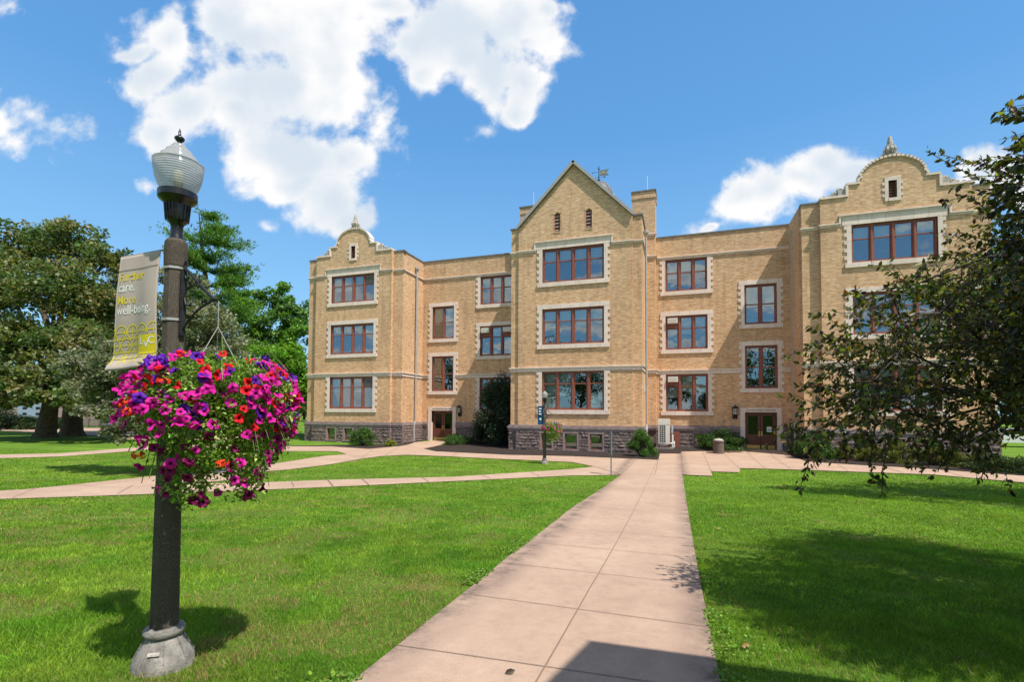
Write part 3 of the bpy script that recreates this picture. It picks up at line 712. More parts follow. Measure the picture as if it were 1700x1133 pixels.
# ---- stone base: rock-faced ashlar, block by block, with a dressed water table on top
WT = MB(); RB = MB()
rs = random.Random(3)
def rock(fn, x0, x1, z0, z1, holes):
    zz = z0; row = 0; rows = []
    while zz < z1-.05:
        h = rs.choice((.17, .2, .26)); h = min(h, z1-zz)
        if z1-zz-h < .08: h = z1-zz
        x = x0-(rs.random()*.3)
        while x < x1:
            w = rs.uniform(.3, .75); a, b = max(x, x0), min(x+w, x1); x += w
            if b-a < .03: continue
            segs = [(a, b)]
            for (h0, h1, g0, g1) in holes:
                if zz < g1-.01 and zz+h > g0+.01:
                    ns = []
                    for p, q in segs:
                        if q <= h0 or p >= h1: ns.append((p, q))
                        else:
                            if p < h0: ns.append((p, h0))
                            if q > h1: ns.append((h1, q))
                    segs = ns
            for p, q in segs:
                if q-p < .02: continue
                nx = max(2, int((q-p)/.09)); nz = 3; g = .008; vs = []; fs = []
                bulge = rs.uniform(.012, .045)
                for j in range(nz+1):
                    for i in range(nx+1):
                        e = i in (0, nx) or j in (0, nz)
                        d = -.005 if e else -(bulge*rs.uniform(.45, 1.4))
                        vs.append(fn(p+g+(q-p-2*g)*i/nx, zz+g+(h-2*g)*j/nz, d))
                for j in range(nz):
                    for i in range(nx): k = j*(nx+1)+i; fs.append((k, k+1, k+nx+2, k+nx+1))
                RB.add(vs, fs)
        zz += h
def base_run(fn, x0, x1, holes, zb=-.35):
    RB.poly_wall([(x0, zb), (x1, zb), (x1, ZT-.32), (x0, ZT-.32)] if not holes else rect(x0, x1, zb, ZT-.32), [rect(a, b, c, d) for a, b, c, d in holes], fn, .3, .25)
    rock(fn, x0, x1, zb, ZT-.34, holes)
def bh(Y, x0, x1): return [(a, b, c, d) for (y, a, b, c, d) in BW if y == Y and x0 < a < x1]
for s in (-1, 1):
    cx = 16.98*s
    base_run(front(Yw-.10), cx-3.46, cx+3.46, bh(Yw, cx-3.4, cx+3.4))
    base_run(front(Yws-.10), cx-4.32, cx-3.46, []); base_run(front(Yws-.10), cx+3.46, cx+4.32, [])
    if s < 0: base_run(lambda a, b, d: (-WXI+.10-d, a, b), Yws-.1, Yr, [])
    else: base_run(lambda a, b, d: (WXI-.10+d, a, b), Yws-.1, Yr, [])
base_run(front(Yb-.10), -3.7, 3.7, bh(Yb, -3.6, 3.6)); base_run(front(Ybs-.10), -4.23, -3.7, []); base_run(front(Ybs-.10), 3.7, 4.23, [])
base_run(lambda a, b, d: (-4.23+d, a, b), Ybs-.1, Yr, []); base_run(lambda a, b, d: (4.23-d, a, b), Ybs-.1, Yr, [])
base_run(front(Yr-.08), -WXI, -11.06-1.2, []); base_run(front(Yr-.08), -11.06+1.2, -4.2, bh(Yr, -12, -4))
base_run(front(Yr-.08), 4.2, 11-1.2, bh(Yr, 4, 9)); base_run(front(Yr-.08), 11+1.2, WXI, [])
part(RB, 'stone_base', M['stone'])
for (d0, d1, o) in ((-.34, -.20, .13), (-.20, -.06, .17), (-.06, .02, .09)):
    for s in (-1, 1):
        cx = 16.98*s
        WT.box(cx-3.36-o, cx+3.36+o, Yw-o, Yw+.05, ZT+d0, ZT+d1); WT.box(cx-4.22-o, cx-3.36-o-.001, Yws-o, Yws+.05, ZT+d0, ZT+d1); WT.box(cx+3.36+o+.001, cx+4.22+o, Yws-o, Yws+.05, ZT+d0, ZT+d1)
        xi, xo = WXI*s, WXO*s
        x0, x1 = (xi-.02, xi+o) if s < 0 else (xi-o, xi+.02); WT.box(x0, x1, Yws+.052, Yr-o-.001, ZT+d0, ZT+d1)
        x0, x1 = (xo-o, xo+.02) if s < 0 else (xo-.02, xo+o); WT.box(x0, x1, Yws+.052, 48, ZT+d0, ZT+d1)
        a, b = (-WXI, -4.15) if s < 0 else (4.15, WXI); dx = -11.06 if s < 0 else 11.0
        WT.box(a, dx-1.18, Yr-o, Yr+.05, ZT+d0, ZT+d1); WT.box(dx+1.18, b, Yr-o, Yr+.05, ZT+d0, ZT+d1)
        p, q = (-4.62, -4.2) if s < 0 else (4.2, 4.76); WT.box(p-.06, q+.06, 33.42-o, Yr-o-.002, ZT+d0+.002, ZT+d1+.002)
    WT.box(-3.6-o, 3.6+o, Yb-o, Yb+.05, ZT+d0, ZT+d1); WT.box(-4.13-o, -3.6-o-.001, Ybs-o, Ybs+.05, ZT+d0, ZT+d1); WT.box(3.6+o+.001, 4.13+o, Ybs-o, Ybs+.05, ZT+d0, ZT+d1)
    WT.box(-4.13-o, -4.11, Ybs+.052, 33.3, ZT+d0, ZT+d1); WT.box(4.11, 4.13+o, Ybs+.052, 33.3, ZT+d0, ZT+d1)
part(WT, 'water_table', M['stone_trim'])
mb = MB(); mb.box(-4.62, -4.2, 33.38, 34.2, -.3, ZT-.34); mb.box(4.2, 4.78, 33.38, 34.2, -.3, ZT-.34)
for s in (-1, 1):
    X = WXO*s; mb.box(min(X, X-.3*s), max(X, X-.3*s), Yws, 48, -.3, ZT-.34)
mb.box(-21, 21, 47.6, 48, -.3, ZT); part(mb, 'stone_base', M['stone'])
# dressed stone frames round the basement windows
for (Y, a, b, c, d) in BW:
    dp = .10 if Y != Yr else .08
    mb = MB(); mb.box(a-.06, a+.05, Y-dp-.02, Y+.1, c, d+.0); mb.box(b-.05, b+.06, Y-dp-.02, Y+.1, c, d); mb.box(a-.06, b+.06, Y-dp-.022, Y+.1, d, d+.15); mb.box(a-.08, b+.08, Y-dp-.06, Y+.1, c-.1, c)
    w = part(mb, 'basement_window', M['stone_trim'] if Y == Yr else [M['stone_trim']])
    m2 = MB(); y = Y+.02
    m2.box(a+.05, a+.10, y-.04, y+.06, c, d); m2.box(b-.10, b-.05, y-.04, y+.06, c, d); m2.box(a+.10, b-.10, y-.04, y+.06, d-.06, d); m2.box(a+.10, b-.10, y-.05, y+.06, c, c+.05)
    part(m2, 'frame', M['wood'], w)
    m2 = MB(); m2.box(a+.10, b-.10, y+.01, y+.02, c+.05, d-.06); part(m2, 'pane', M['glass_mid'], w)
    m2 = MB(); m2.box(a-.05, b+.05, y+.065, y+.075, c-.03, d+.03); part(m2, 'blind', M['gb'], w)
# ---- windows
bl = random.Random(5)
for wi, (Y, cx, hw, z0, z1, n, fr, style, ex) in enumerate(WIN):
    y = Y+.13; F_ = MB(); S_ = MB()
    x0, x1 = cx-hw, cx+hw; fw = .085; mw_ = .17
    F_.box(x0, x0+fw, y-.06, y+.09, z0, z1); F_.box(x1-fw, x1, y-.06, y+.09, z0, z1); F_.box(x0+fw, x1-fw, y-.06, y+.09, z1-.10, z1); F_.box(x0+fw, x1-fw, y-.07, y+.09, z0, z0+.08)
    lw = (x1-x0-2*fw-(n-1)*mw_)/n; P_m = MB(); zr = z1-.10-(z1-z0-.18)*fr; B_ = MB(); BK = MB(); blh = []
    for i in range(n):
        a = x0+fw+i*(lw+mw_); b = a+lw
        if i < n-1: F_.box(b, b+mw_, y-.055, y+.09, z0+.08, z1-.10); F_.box(b+.05, b+mw_-.05, y-.085, y-.055, z0+.08, z1-.10)
        sf = .045
        F_.box(a, a+sf, y, y+.05, z0+.08, z1-.10); F_.box(b-sf, b, y, y+.05, z0+.08, z1-.10)
        F_.box(a+sf, b-sf, y-.02, y+.055, zr-.03, zr+.035); F_.box(a+sf, b-sf, y, y+.05, z1-.10-sf, z1-.10); F_.box(a+sf, b-sf, y, y+.05, z0+.08, z0+.08+.06)
        P_m.box(a+sf, b-sf, y+.026, y+.031, z0+.14, zr-.03); P_m.box(a+sf, b-sf, y+.01, y+.015, zr+.035, z1-.10-sf)
        low = Y == Yb and z0 < 3
        bz = {0: zr-.05, 1: zr-.35, 2: z0+.9, 3: zr+.1}[bl.choice([0, 0, 1, 3] if z0 > 6 else [0, 1, 2, 3, 3])]
        if style == 'plain' and n == 2: bz = None if z0 < 5 else zr-.1
        if bz is not None and not (low and i in (2, 3)): B_.box(a+.01, b-.01, y+.12, y+.125, bz, z1-.10)
        if low:   # paper and plants on the inner sill
            if i in (0, 3): B_.box(a+.05, b-.02, y+.14, y+.145, z0+.10, z0+.85+.06*i)
    fo = part(F_, 'window', M['wood'])
    part(P_m, 'pane', M['glass'], fo)
    if B_.v: part(B_, 'blind', M['blind'], fo)
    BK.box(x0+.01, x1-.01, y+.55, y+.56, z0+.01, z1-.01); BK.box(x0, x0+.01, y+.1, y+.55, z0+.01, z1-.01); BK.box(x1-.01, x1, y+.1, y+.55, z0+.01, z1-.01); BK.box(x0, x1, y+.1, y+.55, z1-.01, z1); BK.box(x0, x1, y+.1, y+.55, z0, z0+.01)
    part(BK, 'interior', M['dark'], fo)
    for i in ex.get('slat', []):
        a = x0+fw+i*(lw+mw_)+.045; b = a+lw-.09; m2 = MB(); m2.box(a, b, y-.005, y+.009, zr+.035, z1-.145)
        for k in range(6): m2.obox(((a+b)/2, y-.02, zr+.10+k*(z1-.2-zr-.1)/6), Vector((1,0,0)), Vector((0,.8,-.5)).normalized(), Vector((0,.5,.8)).normalized(), (b-a)/2-.06, .035, .006)
        part(m2, 'louver', M['roof_metal'], fo)
    for i in ex.get('ac', []):
        a = x0+fw+i*(lw+mw_)+.0; b = a+lw; m2 = MB(); m2.box(a+.05, b-.02, y-.30, y-.03, z1-.52, z1-.17)
        for k in range(5): m2.box(a+.11, b-.08, y-.312, y-.30, z1-.48+k*.06, z1-.455+k*.06)
        part(m2, 'air_conditioner', M['offwhite'], fo)
        m3 = MB(); m3.box(a, b, y-.02, y-.004, zr+.0, z1-.10); part(m3, 'infill_panel', M['wood'], fo)
    # limestone surround
    o = .05; t = .22
    sl = .26; S_.box(x0-t-.10, x1+t+.10, Y-o-.03, Y+.05, z0-sl, z0-.0); S_.box(x0, x1, Y-o, Y+.10, z0-.02, z0+.001)
    if style == 'plain': S_.box(x0-t-.10, x1+t+.10, Y-o, Y+.12, z1, z1+.28)
    elif style == 'raised': S_.box(x0-t-.20, x1+t+.20, Y-o, Y+.12, z1, (ZS+.42 if Y == Yw else ZS+.47)-.162)
    elif style == 'string': S_.box(x0-t, x1+t, Y-o+.02, Y+.12, z1, ZS-.162)
    zt = z1 if style != 'raised' else z1
    S_.box(x0-t, x0, Y-o+.004, Y+.12, z0, zt); S_.box(x1, x1+t, Y-o+.004, Y+.12, z0, zt)
    hgt = zt-z0; k = max(3, round(hgt/.44)); p = hgt/k
    for j in range(k):
        if style == 'plain' and j == 0 and False: continue
        zz = z0+j*p+p*(.45+bl.uniform(-.04,.04))
        S_.box(x0-t-.13, x0-t+.001, Y-o+.006, Y+.05, zz, zz+p*.5); S_.box(x1+t-.001, x1+t+.13, Y-o+.006, Y+.05, zz, zz+p*.5)
    part(S_, 'stone_surround', M['lime'], fo)
# ---- doors
for di, (dx, dh) in enumerate(DOORS):
    z0, z1 = .16, 2.50; y = Yr+.22; F_ = MB()
    F_.box(dx-dh, dx-dh+.07, y-.05, y+.1, z0, z1); F_.box(dx+dh-.07, dx+dh, y-.05, y+.1, z0, z1); F_.box(dx-dh+.07, dx+dh-.07, y-.05, y+.1, z1-.07, z1)
    for s in (-1, 1):
        a, b = (dx-dh+.07, dx-.012) if s < 0 else (dx+.012, dx+dh-.07)
        F_.box(a, a+.13, y, y+.05, z0+.02, z1-.07); F_.box(b-.13, b, y, y+.05, z0+.02, z1-.07); F_.box(a+.13, b-.13, y, y+.05, z1-.22, z1-.07); F_.box(a+.13, b-.13, y, y+.05, z0+.02, 1.12)
        F_.box(a+.17, b-.17, y-.012, y, .45, 1.0)
    d = part(F_, 'door', M['doorwood'])
    for s in (-1, 1):
        a, b = (dx-dh+.07, dx-.012) if s < 0 else (dx+.012, dx+dh-.07)
        m2 = MB(); m2.box(a+.13, b-.13, y+.02, y+.028, 1.12, z1-.22); part(m2, 'pane', M['glass_dark'], d)
        m2 = MB(); m2.box(a+.03, b-.03, y-.008, y-.001, z0+.05, .44); part(m2, 'kick_plate', M['brass'], d)
        m2 = MB(); m2.box((b-.10 if s < 0 else a+.02), (b-.02 if s < 0 else a+.10), y-.02, y-.001, 1.0, 1.32); hx = b-.06 if s < 0 else a+.06
        m2.tube([(hx, y-.02, 1.05), (hx, y-.07, 1.08), (hx, y-.07, 1.25), (hx, y-.02, 1.28)], .012, 6); part(m2, 'handle', M['brass'], d)
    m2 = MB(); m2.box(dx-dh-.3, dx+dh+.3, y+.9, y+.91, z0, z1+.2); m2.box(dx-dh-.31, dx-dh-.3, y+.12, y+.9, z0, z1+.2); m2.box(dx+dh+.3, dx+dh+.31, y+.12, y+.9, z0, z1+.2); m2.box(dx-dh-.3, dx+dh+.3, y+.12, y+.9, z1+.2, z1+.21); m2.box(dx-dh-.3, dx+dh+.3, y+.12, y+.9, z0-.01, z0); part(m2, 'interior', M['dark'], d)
    m2 = MB(); m2.box(dx-dh-.28, dx-dh, Yr-.06, Yr+.2, z0-.16, 2.5); m2.box(dx+dh, dx+dh+.28, Yr-.06, Yr+.2, z0-.16, 2.5); m2.box(dx-dh-.28, dx+dh+.28, Yr-.062, Yr+.2, 2.5, 2.79)
    ss = part(m2, 'stone_surround', M['lime'], d)
    if di == 1:
        m2 = MB(); m2.box(dx+.36, dx+.62, y-.004, y-.001, 1.28, 1.60); nt_ = part(m2, 'notice', M['white'], d)
        m2 = MB(); m2.box(dx+.42, dx+.56, y-.007, y-.005, 1.52, 1.57); part(m2, 'notice_heading', mat('yellow_green_print', (.5, .6, .12), .7), d)
        m2 = MB(); m2.box(dx+.40, dx+.48, y-.007, y-.005, 1.36, 1.43); m2.box(dx+.50, dx+.58, y-.007, y-.005, 1.37, 1.45); part(m2, 'notice_print', mat('dark_blue_print', (.03, .06, .15), .7), d)
    mwt = Matrix.Translation((dx, Yr-.066, 2.575)) @ Matrix.Rotation(R(90), 4, 'X')
    text_obj('HUMANITIES CENTER', 'lettering', .17, mat('dark_cut_letters', (.10, .09, .08), .9), d, mwt, .004)
    m2 = MB(); m2.box(dx-dh-.1, dx+dh+.1, Yr-.35, Yr+.2, -.1, z0+.0); part(m2, 'threshold', M['stone_trim'], d)
    m2 = MB(); m2.box(dx-.85, dx+.85, Yr-.95, Yr-.36, .15, .175); mo = m2.build('door_mat', M['roof_metal'])
    tag(mo, ('dark door mat on the paving before the left double door' if di == 0 else 'dark door mat on the paving before the right double door with a notice'), 'door mat', 'door mats')
# ---- wall lanterns (parts of the building)
def lantern(cx, zc):
    y = Yr-.18; mb = MB()
    mb.box(cx-.15, cx+.15, Yr-.03, Yr-.005, zc-.48, zc-.08)
    mb.tube([(cx, Yr-.03, zc-.3), (cx, y, zc-.36), (cx, y, zc-.26)], .02, 6)
    mb.lathe([(.03,-.28),(.12,-.25),(.16,-.22),(.16,-.19)], (cx, y, zc), 8)
    mb.lathe([(.19,.18),(.2,.2),(.17,.27),(.1,.33),(.03,.36),(.02,.42),(.0,.46)], (cx, y, zc), 8)
    for k in range(8):
        a = R(45*k+22.5); mb.tube([(cx+.15*math.cos(a), y+.15*math.sin(a), zc-.2), (cx+.17*math.cos(a), y+.17*math.sin(a), zc+.19)], .010, 4)
    mb.lathe([(.165,.0),(.172,.01),(.165,.02)], (cx, y, zc), 8, False)
    l = part(mb, 'wall_lantern', M['iron'])
    m2 = MB(); m2.lathe([(.13,-.19),(.15,.18)], (cx, y, zc), 8); part(m2, 'glass', mat('frosted_lantern_glass', (.45, .45, .42), .35), l)
lantern(-9.57, 2.55); lantern(9.53, 2.55)
# ---- downspouts
def spout(x, y, ztop, zbot, r, dirx, kink=True):
    mb = MB(); pts = [(x, y, ztop-.3), (x, y, ZT+.12)]
    if kink: pts += [(x, y-.0, ZT+.1), (x, y-.16, ZT-.2), (x, y-.16, zbot)]
    else: pts += [(x, y, zbot)]
    mb.tube(pts, r, 8); mb.lathe([(.07,-.34),(.13,-.2),(.17,-.12),(.17,.0),(.15,.02)], (x, y, ztop), 8)
    for z in (4.2, 6.8, 9.4, 11.6): mb.lathe([(r+.015,-.03),(r+.015,.03)], (x, y, z), 8)
    part(mb, 'downspout', M['grey_metal'])
spout(-12.70, 32.9, 13.4, .05, .075, 1); spout(4.33, 30.8, 13.55, ZT-.3, .065, 1); spout(12.68, 33.2, 13.4, .05, .075, -1)
mb = MB(); mb.box(4.135, 4.25, 31.6, 31.85, 3.75, 4.3); mb.box(4.25, 4.27, 31.64, 31.81, 3.9, 4.2); part(mb, 'meter_box', M['offwhite'])
# small access door right of the heat pump
mb = MB(); mb.box(5.62, 6.2, Yr-.13, Yr-.05, .12, 1.22); mb.box(5.66, 6.16, Yr-.14, Yr-.13, .16, 1.18); part(mb, 'access_door', M['wood'])
# ---- cupola dome with pinnacles and weather vane
cx, cy, zc = -.28, 42, 21.05
mb = MB(); mb.lathe([(1.35,-3.4),(1.35,-1.2),(1.5,-1.1),(1.5,-.75),(1.2,-.7),(1.16,-.2)], (cx, cy, zc), 8); cup = part(mb, 'cupola', M['white'])
mb = MB(); mb.lathe([(1.26*math.cos(R(a)), 1.40*math.sin(R(a))-.15) for a in range(0, 90, 9)]+[(.02, 1.26)], (cx, cy, zc), 24)
part(mb, 'dome', M['copper'], cup, True)
mb = MB()
for k in range(8):
    a = R(45*k+10); mb.tube([(cx+1.28*math.cos(R(t))*math.cos(a), cy+1.28*math.cos(R(t))*math.sin(a), zc-.14+1.41*math.sin(R(t))) for t in range(0, 91, 10)], .02, 5)
part(mb, 'dome_rib', M['grey_metal'], cup)
for k in range(8):
    a = R(45*k+22); mb = MB(); mb.lathe([(.09,0),(.12,.25),(.06,.3),(.1,.36),(.05,.5),(.0,.62)], (cx+1.45*math.cos(a), cy+1.45*math.sin(a), zc-.75), 6); part(mb, 'pinnacle', M['white'], cup)
mb = MB(); mb.tube([(cx, cy, zc+1.1), (cx, cy, zc+2.7)], .03, 6)
for z, r in ((1.45, .13), (1.7, .06), (2.45, .08)): mb.lathe([(r*math.sin(R(t)), z-r*math.cos(R(t))) for t in range(0, 181, 30)], (cx, cy, zc), 8, False)
mb.tube([(cx-.55, cy, zc+1.63), (cx+.5, cy, zc+1.73)], .015, 5); mb.tube([(cx, cy-.5, zc+1.63), (cx, cy+.5, zc+1.73)], .015, 5)
for d in (-.5, .48): mb.lathe([(.07*math.sin(R(t)), -.07*math.cos(R(t))) for t in range(0, 181, 45)], (cx+d, cy, zc+1.68), 6, False)
mb.tube([(cx-.55, cy, zc+2.2), (cx, cy, zc+2.15)], .015, 5); mb.lathe([(.06, -.02), (.0, .1)], (cx-.55, cy, zc+2.16), 4)
vn = part(mb, 'weather_vane', M['iron'], cup)
mb = MB(); fl = [(.06, 1.85), (.85, 1.77), (.64, 2.05), (.85, 2.32), (.06, 2.28)]
mb.poly_wall([(cx+a, zc+b) for a, b in fl], [], lambda a, b, d: (a, cy-.02+d, b), .03); part(mb, 'vane_flag', mat('tarnished_bronze', (.20, .20, .16), .5, .5), cup)
text_obj('LVC', 'lettering', .32, mat('pale_gilt', (.6, .58, .45), .5), cup, Matrix.Translation((cx+.36, cy-.03, zc+1.95)) @ Matrix.Rotation(R(90), 4, 'X'), .004)

# ================================================================== LAMP POSTS
def agg_mat():
    m = mat('exposed_aggregate_concrete', (.2, .18, .16), .9, 0, .2); n = NT(m)
    f = n.noise(240, 3, .7, n.obj()); g = n.noise(5, 4, .6, n.obj())
    c = n.ramp(f, [(.35, (.035, .028, .023)), (.5, (.075, .060, .048)), (.70, (.20, .17, .145))]); n.base(n.mix(.6, c, n.ramp(g, [(.3, (.7, .7, .7)), (.7, (1.3, 1.28, 1.2))]), 'MULTIPLY'))
    n.bump(f, .6, .006); return m
M['agg'] = agg_mat(); M['baseconc'] = noisy('worn_cast_concrete', (.13, .118, .105), (.30, .275, .245), 14, .85, .6, dist=.012)
def globe_mat():
    m = bpy.data.materials.new('ribbed_clear_globe'); m.use_nodes = True; n = NT(m); t = m.node_tree
    n.b.inputs['Base Color'].default_value = (.50, .49, .47, 1); n.b.inputs['Roughness'].default_value = .14; n.b.inputs['Specular IOR Level'].default_value = .7
    w = n.n('ShaderNodeTexWave', wave_type='BANDS', bands_direction='Z'); w.inputs['Scale'].default_value = 22; n.l(n.obj(), w.inputs[0])
    n.bump(w.outputs['Fac'], .4, .005)
    tr = n.n('ShaderNodeBsdfTransparent'); tr.inputs[0].default_value = (.93, .95, .97, 1); tl = n.n('ShaderNodeBsdfTranslucent'); tl.inputs[0].default_value = (.62, .60, .57, 1)
    m1 = n.n('ShaderNodeMixShader'); m1.inputs[0].default_value = .42; n.l(tr.outputs[0], m1.inputs[1]); n.l(tl.outputs[0], m1.inputs[2])
    m2 = n.n('ShaderNodeMixShader'); m2.inputs[0].default_value = .46; n.l(m1.outputs[0], m2.inputs[1]); n.l(n.b.outputs[0], m2.inputs[2])
    n.l(m2.outputs[0], t.nodes['Material Output'].inputs[0]); return m
M['globe'] = globe_mat()
def make_lamp():
    r = empty('street_lamp')
    mb = MB(); ph = R(22.5)
    mb.lathe([(.080,.235),(.078,.30),(.069,1.4),(.060,2.50)], n=8, cap=False, phase=ph); mb.lathe([(.060,2.50),(.064,2.505),(.066,2.60),(.062,2.66),(.05,2.68)], n=24)
    mb.build('post', M['agg'], r)
    mb = MB(); mb.lathe([(.165,-.10),(.165,.05),(.155,.075),(.140,.10),(.112,.155),(.095,.185),(.088,.195)], n=24)
    mb.lathe([(.085,.195),(.104,.20),(.113,.215),(.113,.228),(.104,.243),(.080,.25)], n=24)
    b = smooth_angle(mb.build('base', M['baseconc'], r))
    for k in range(8):
        rbm = MB(); a = R(45*k-36); rbm.tube([((r_+.002)*math.cos(a), (r_+.002)*math.sin(a), z_) for r_, z_ in ((.158,.07),(.142,.10),(.114,.155),(.097,.187))], .0035, 5); rbm.build('rib', M['baseconc'], b)
    pl = MB()
    a0 = R(-58)
    c = Vector((math.cos(a0)*.132, math.sin(a0)*.132, .128)); nr = Vector((math.cos(a0)*.8, math.sin(a0)*.8, .6)).normalized(); tn = Vector((-math.sin(a0), math.cos(a0), 0)); up = nr.cross(tn)
    pl.obox(c, tn, up, nr, .032, .010, .003)
    for dx in (-.026, .026): pl.obox(c+tn*dx, tn, up, nr, .003, .005, .006)
    for dx, w, h in ((-.014,.0015,.006),(-.006,.0015,.006),(-.010,.004,.0015),(.004,.003,.003),(.013,.0015,.006),(.017,.003,.0015)): pl.obox(c+tn*dx, tn, up, nr, w, h, .006)
    pl.build('plaque', M['carved'], b)
    mb = MB(); mb.lathe([(.040,2.67),(.040,2.69),(.036,2.70),(.034,2.76),(.040,2.78),(.050,2.79),(.062,2.82),(.068,2.90),(.072,2.905),(.085,2.92),(.104,2.935),(.110,2.945),(.110,2.985),(.10,2.99),(.085,2.992)], n=32)
    for k in range(20):
        a = 2*math.pi*k/20; mb.tube([(.062*math.cos(a), .062*math.sin(a), 2.80), (.071*math.cos(a), .071*math.sin(a), 2.905)], .004, 5)
    h = smooth_angle(mb.build('lamp_holder', M['black'], r), 30)
    mb = MB(); mb.lathe([(.088,2.990),(.097,2.998),(.113,3.025),(.127,3.065),(.136,3.11),(.140,3.145),(.139,3.168)], n=48, cap=False); mb.lathe([(.137,3.168),(.143,3.172),(.143,3.178),(.136,3.182)], n=48, cap=False)
    mb.lathe([(.136,3.182),(.112,3.196),(.104,3.208),(.100,3.222),(.082,3.236),(.076,3.246),(.072,3.258),(.052,3.272),(.046,3.284),(.036,3.30),(.018,3.308),(.004,3.31)], n=48, cap=False)
    mb.build('globe', M['globe'], r, True)
    mb = MB(); mb.lathe([(.02,2.99),(.02,3.03),(.028,3.04),(.03,3.10),(.022,3.13),(.0,3.14)], n=12); mb.build('bulb', mat('frosted_bulb', (.8, .76, .66), .4), r, True)
    mb = MB(); mb.lathe([(.008,3.305),(.012,3.318),(.024,3.33),(.030,3.343),(.024,3.352),(.009,3.362),(.008,3.385),(.004,3.405),(.0,3.412)], n=16); mb.build('finial', M['black'], r, True)
    # metal bands
    for z, rr in ((2.49, .0665), (2.16, .069)):
        mb = MB(); mb.lathe([(rr-.003,z-.008),(rr,z-.008),(rr,z+.008),(rr-.003,z+.008)], n=8, cap=False, phase=ph); mb.build('band', M['grey_metal'], r)
    # plant bracket
    mb = MB()
    def flat(pts, w=.010, t=.006): mb.tube([(p[0], 0, p[1]) for p in pts], t, 6)
    mb.obox((.074, 0, 2.27), Vector((1,0,0)), Vector((0,1,0)), Vector((0,0,1)), .006, .018, .21)
    flat([(.074,2.50),(.09,2.535),(.105,2.53),(.10,2.50)], t=.007)
    mb.obox((.205, 0, 2.385), Vector((.75,0,-.661)).normalized(), Vector((0,1,0)), Vector((.661,0,.75)).normalized(), .175, .009, .006)
    flat([(.335,2.27),(.25,2.24),(.18,2.20),(.12,2.15),(.08,2.10)], t=.008)
    flat([(.245,2.31),(.25,2.27),(.235,2.25)], t=.006); flat([(.27,2.32),(.22,2.36),(.15,2.375),(.10,2.35),(.085,2.30),(.10,2.255),(.13,2.245),(.14,2.26)], t=.007)
    flat([(.17,2.42),(.18,2.385),(.205,2.38),(.215,2.40)], t=.006); flat([(.085,2.44),(.10,2.42),(.12,2.43)], t=.006)
    mb.lathe([(.0,-.014),(.012,-.008),(.014,0),(.012,.008),(0,.014)], (.345,0,2.275), 10)
    mb.tube([(.345,0,2.262),(.352,0,2.25),(.345,0,2.235),(.337,0,2.245)], .004, 5)
    mb.build('bracket', M['iron'], r)
    return r
lx, ly = 3.194, 2.256; lz = float(H(lx, ly))
lamp = make_lamp(); lamp.location = (lx, ly, lz)
tag(lamp, 'tall concrete lamp post with ribbed glass globe in the left foreground, beside the tan banner', 'street lamp', 'campus lamp posts')
l2 = GV(904, 771); lamp2 = copy_tree(lamp); lamp2.location = l2
lamp2['label'] = 'small distant lamp post with a blue banner before the central bay'
# ---- banners
M['cloth'] = noisy('taupe_banner_cloth', (.40, .33, .29), (.44, .365, .32), 3, .85, .1); M['yellow'] = mat('banner_yellow', (.66, .54, .02), .8); M['bwhite'] = mat('banner_white', (.8, .8, .78), .8)
BY = ly
def bsurf(a, b):            # a 0..1 across (left to right), b 0..1 down
    x = 2.682+.372*a-.03*sst(.55, 1, b)*(1-a)*.9; z = 3.475+.012*a-(.775)*b+.012*a*b
    y = BY-.03*math.exp(-((b-.03)/.03)**2)*0-.010*math.sin(a*9+b*1.5)*min(1, b*3)*(.35+.65*a)-.055*float(sst(.86, 1.0, b))*(1-.3*a)-.02*math.sin(b*3.1)
    return Vector((x, y, z))
mb = MB(); na, nb = 28, 40
vs = [bsurf(i/na, j/nb)+Vector((0, d, 0)) for d in (0, .004) for j in range(nb+1) for i in range(na+1)]; fs = []; K = (na+1)*(nb+1)
for j in range(nb):
    for i in range(na): k = j*(na+1)+i; fs += [(k, k+na+1, k+na+2, k+1), (K+k, K+k+1, K+k+na+2, K+k+na+1)]
for i in range(na): fs += [(i, i+1, K+i+1, K+i), (nb*(na+1)+i+1, nb*(na+1)+i, K+nb*(na+1)+i, K+nb*(na+1)+i+1)]
for j in range(nb): fs += [(j*(na+1)+na1, (j+1)*(na+1)+na1, K+(j+1)*(na+1)+na1, K+j*(na+1)+na1) for na1 in (0, na)]
mb.add(vs, fs); ban = mb.build('banner', M['cloth'], None, True); tag(ban, 'hanging taupe banner reading Further care. More well-being. on the foreground lamp post', 'banner', 'lamp post banners')
m2 = MB()
for bz in (.125, .9):
    m2.tube([bsurf(i/12, bz)+Vector((0, -.003, 0)) for i in range(13)], .0016, 4)
m2.build('hem_seam', M['cloth'], ban)
m2 = MB(); m2.tube([bsurf(0, .0)+Vector((0,.006,0)), bsurf(1, 0)+Vector((.10,.006,.003))], .007, 8); m2.build('rod', M['grey_metal'], ban)
def on_banner(me_o, a0, b0, sx, sz, off=.0025):
    """lay a flat x/y shape mesh on the cloth"""
    for v in me_o.data.vertices:
        p = bsurf(a0+v.co.x*sx, b0-v.co.y*sz); p.y -= off+(v.co.z if abs(v.co.z) < .1 else 0)*0; v.co = p
    me_o.data.update()
def subd(o, L_=.05):
    bm = bmesh.new(); bm.from_mesh(o.data)
    bmesh.ops.triangulate(bm, faces=bm.faces[:])
    bm.to_mesh(o.data); bm.free()
for s_, b0, mm, nm in (('Further', .225, 'yellow', 'heading_further'), ('care.', .317, 'bwhite', 'heading_care'), ('More', .428, 'yellow', 'heading_more'), ('well-being.', .517, 'bwhite', 'heading_wellbeing')):
    o = text_obj(s_, 'lettering', 1.0, M[mm], ban, None, 0, 'LEFT', .003); on_banner(o, .055, b0, .198, .112)
mb = MB(); ring = []
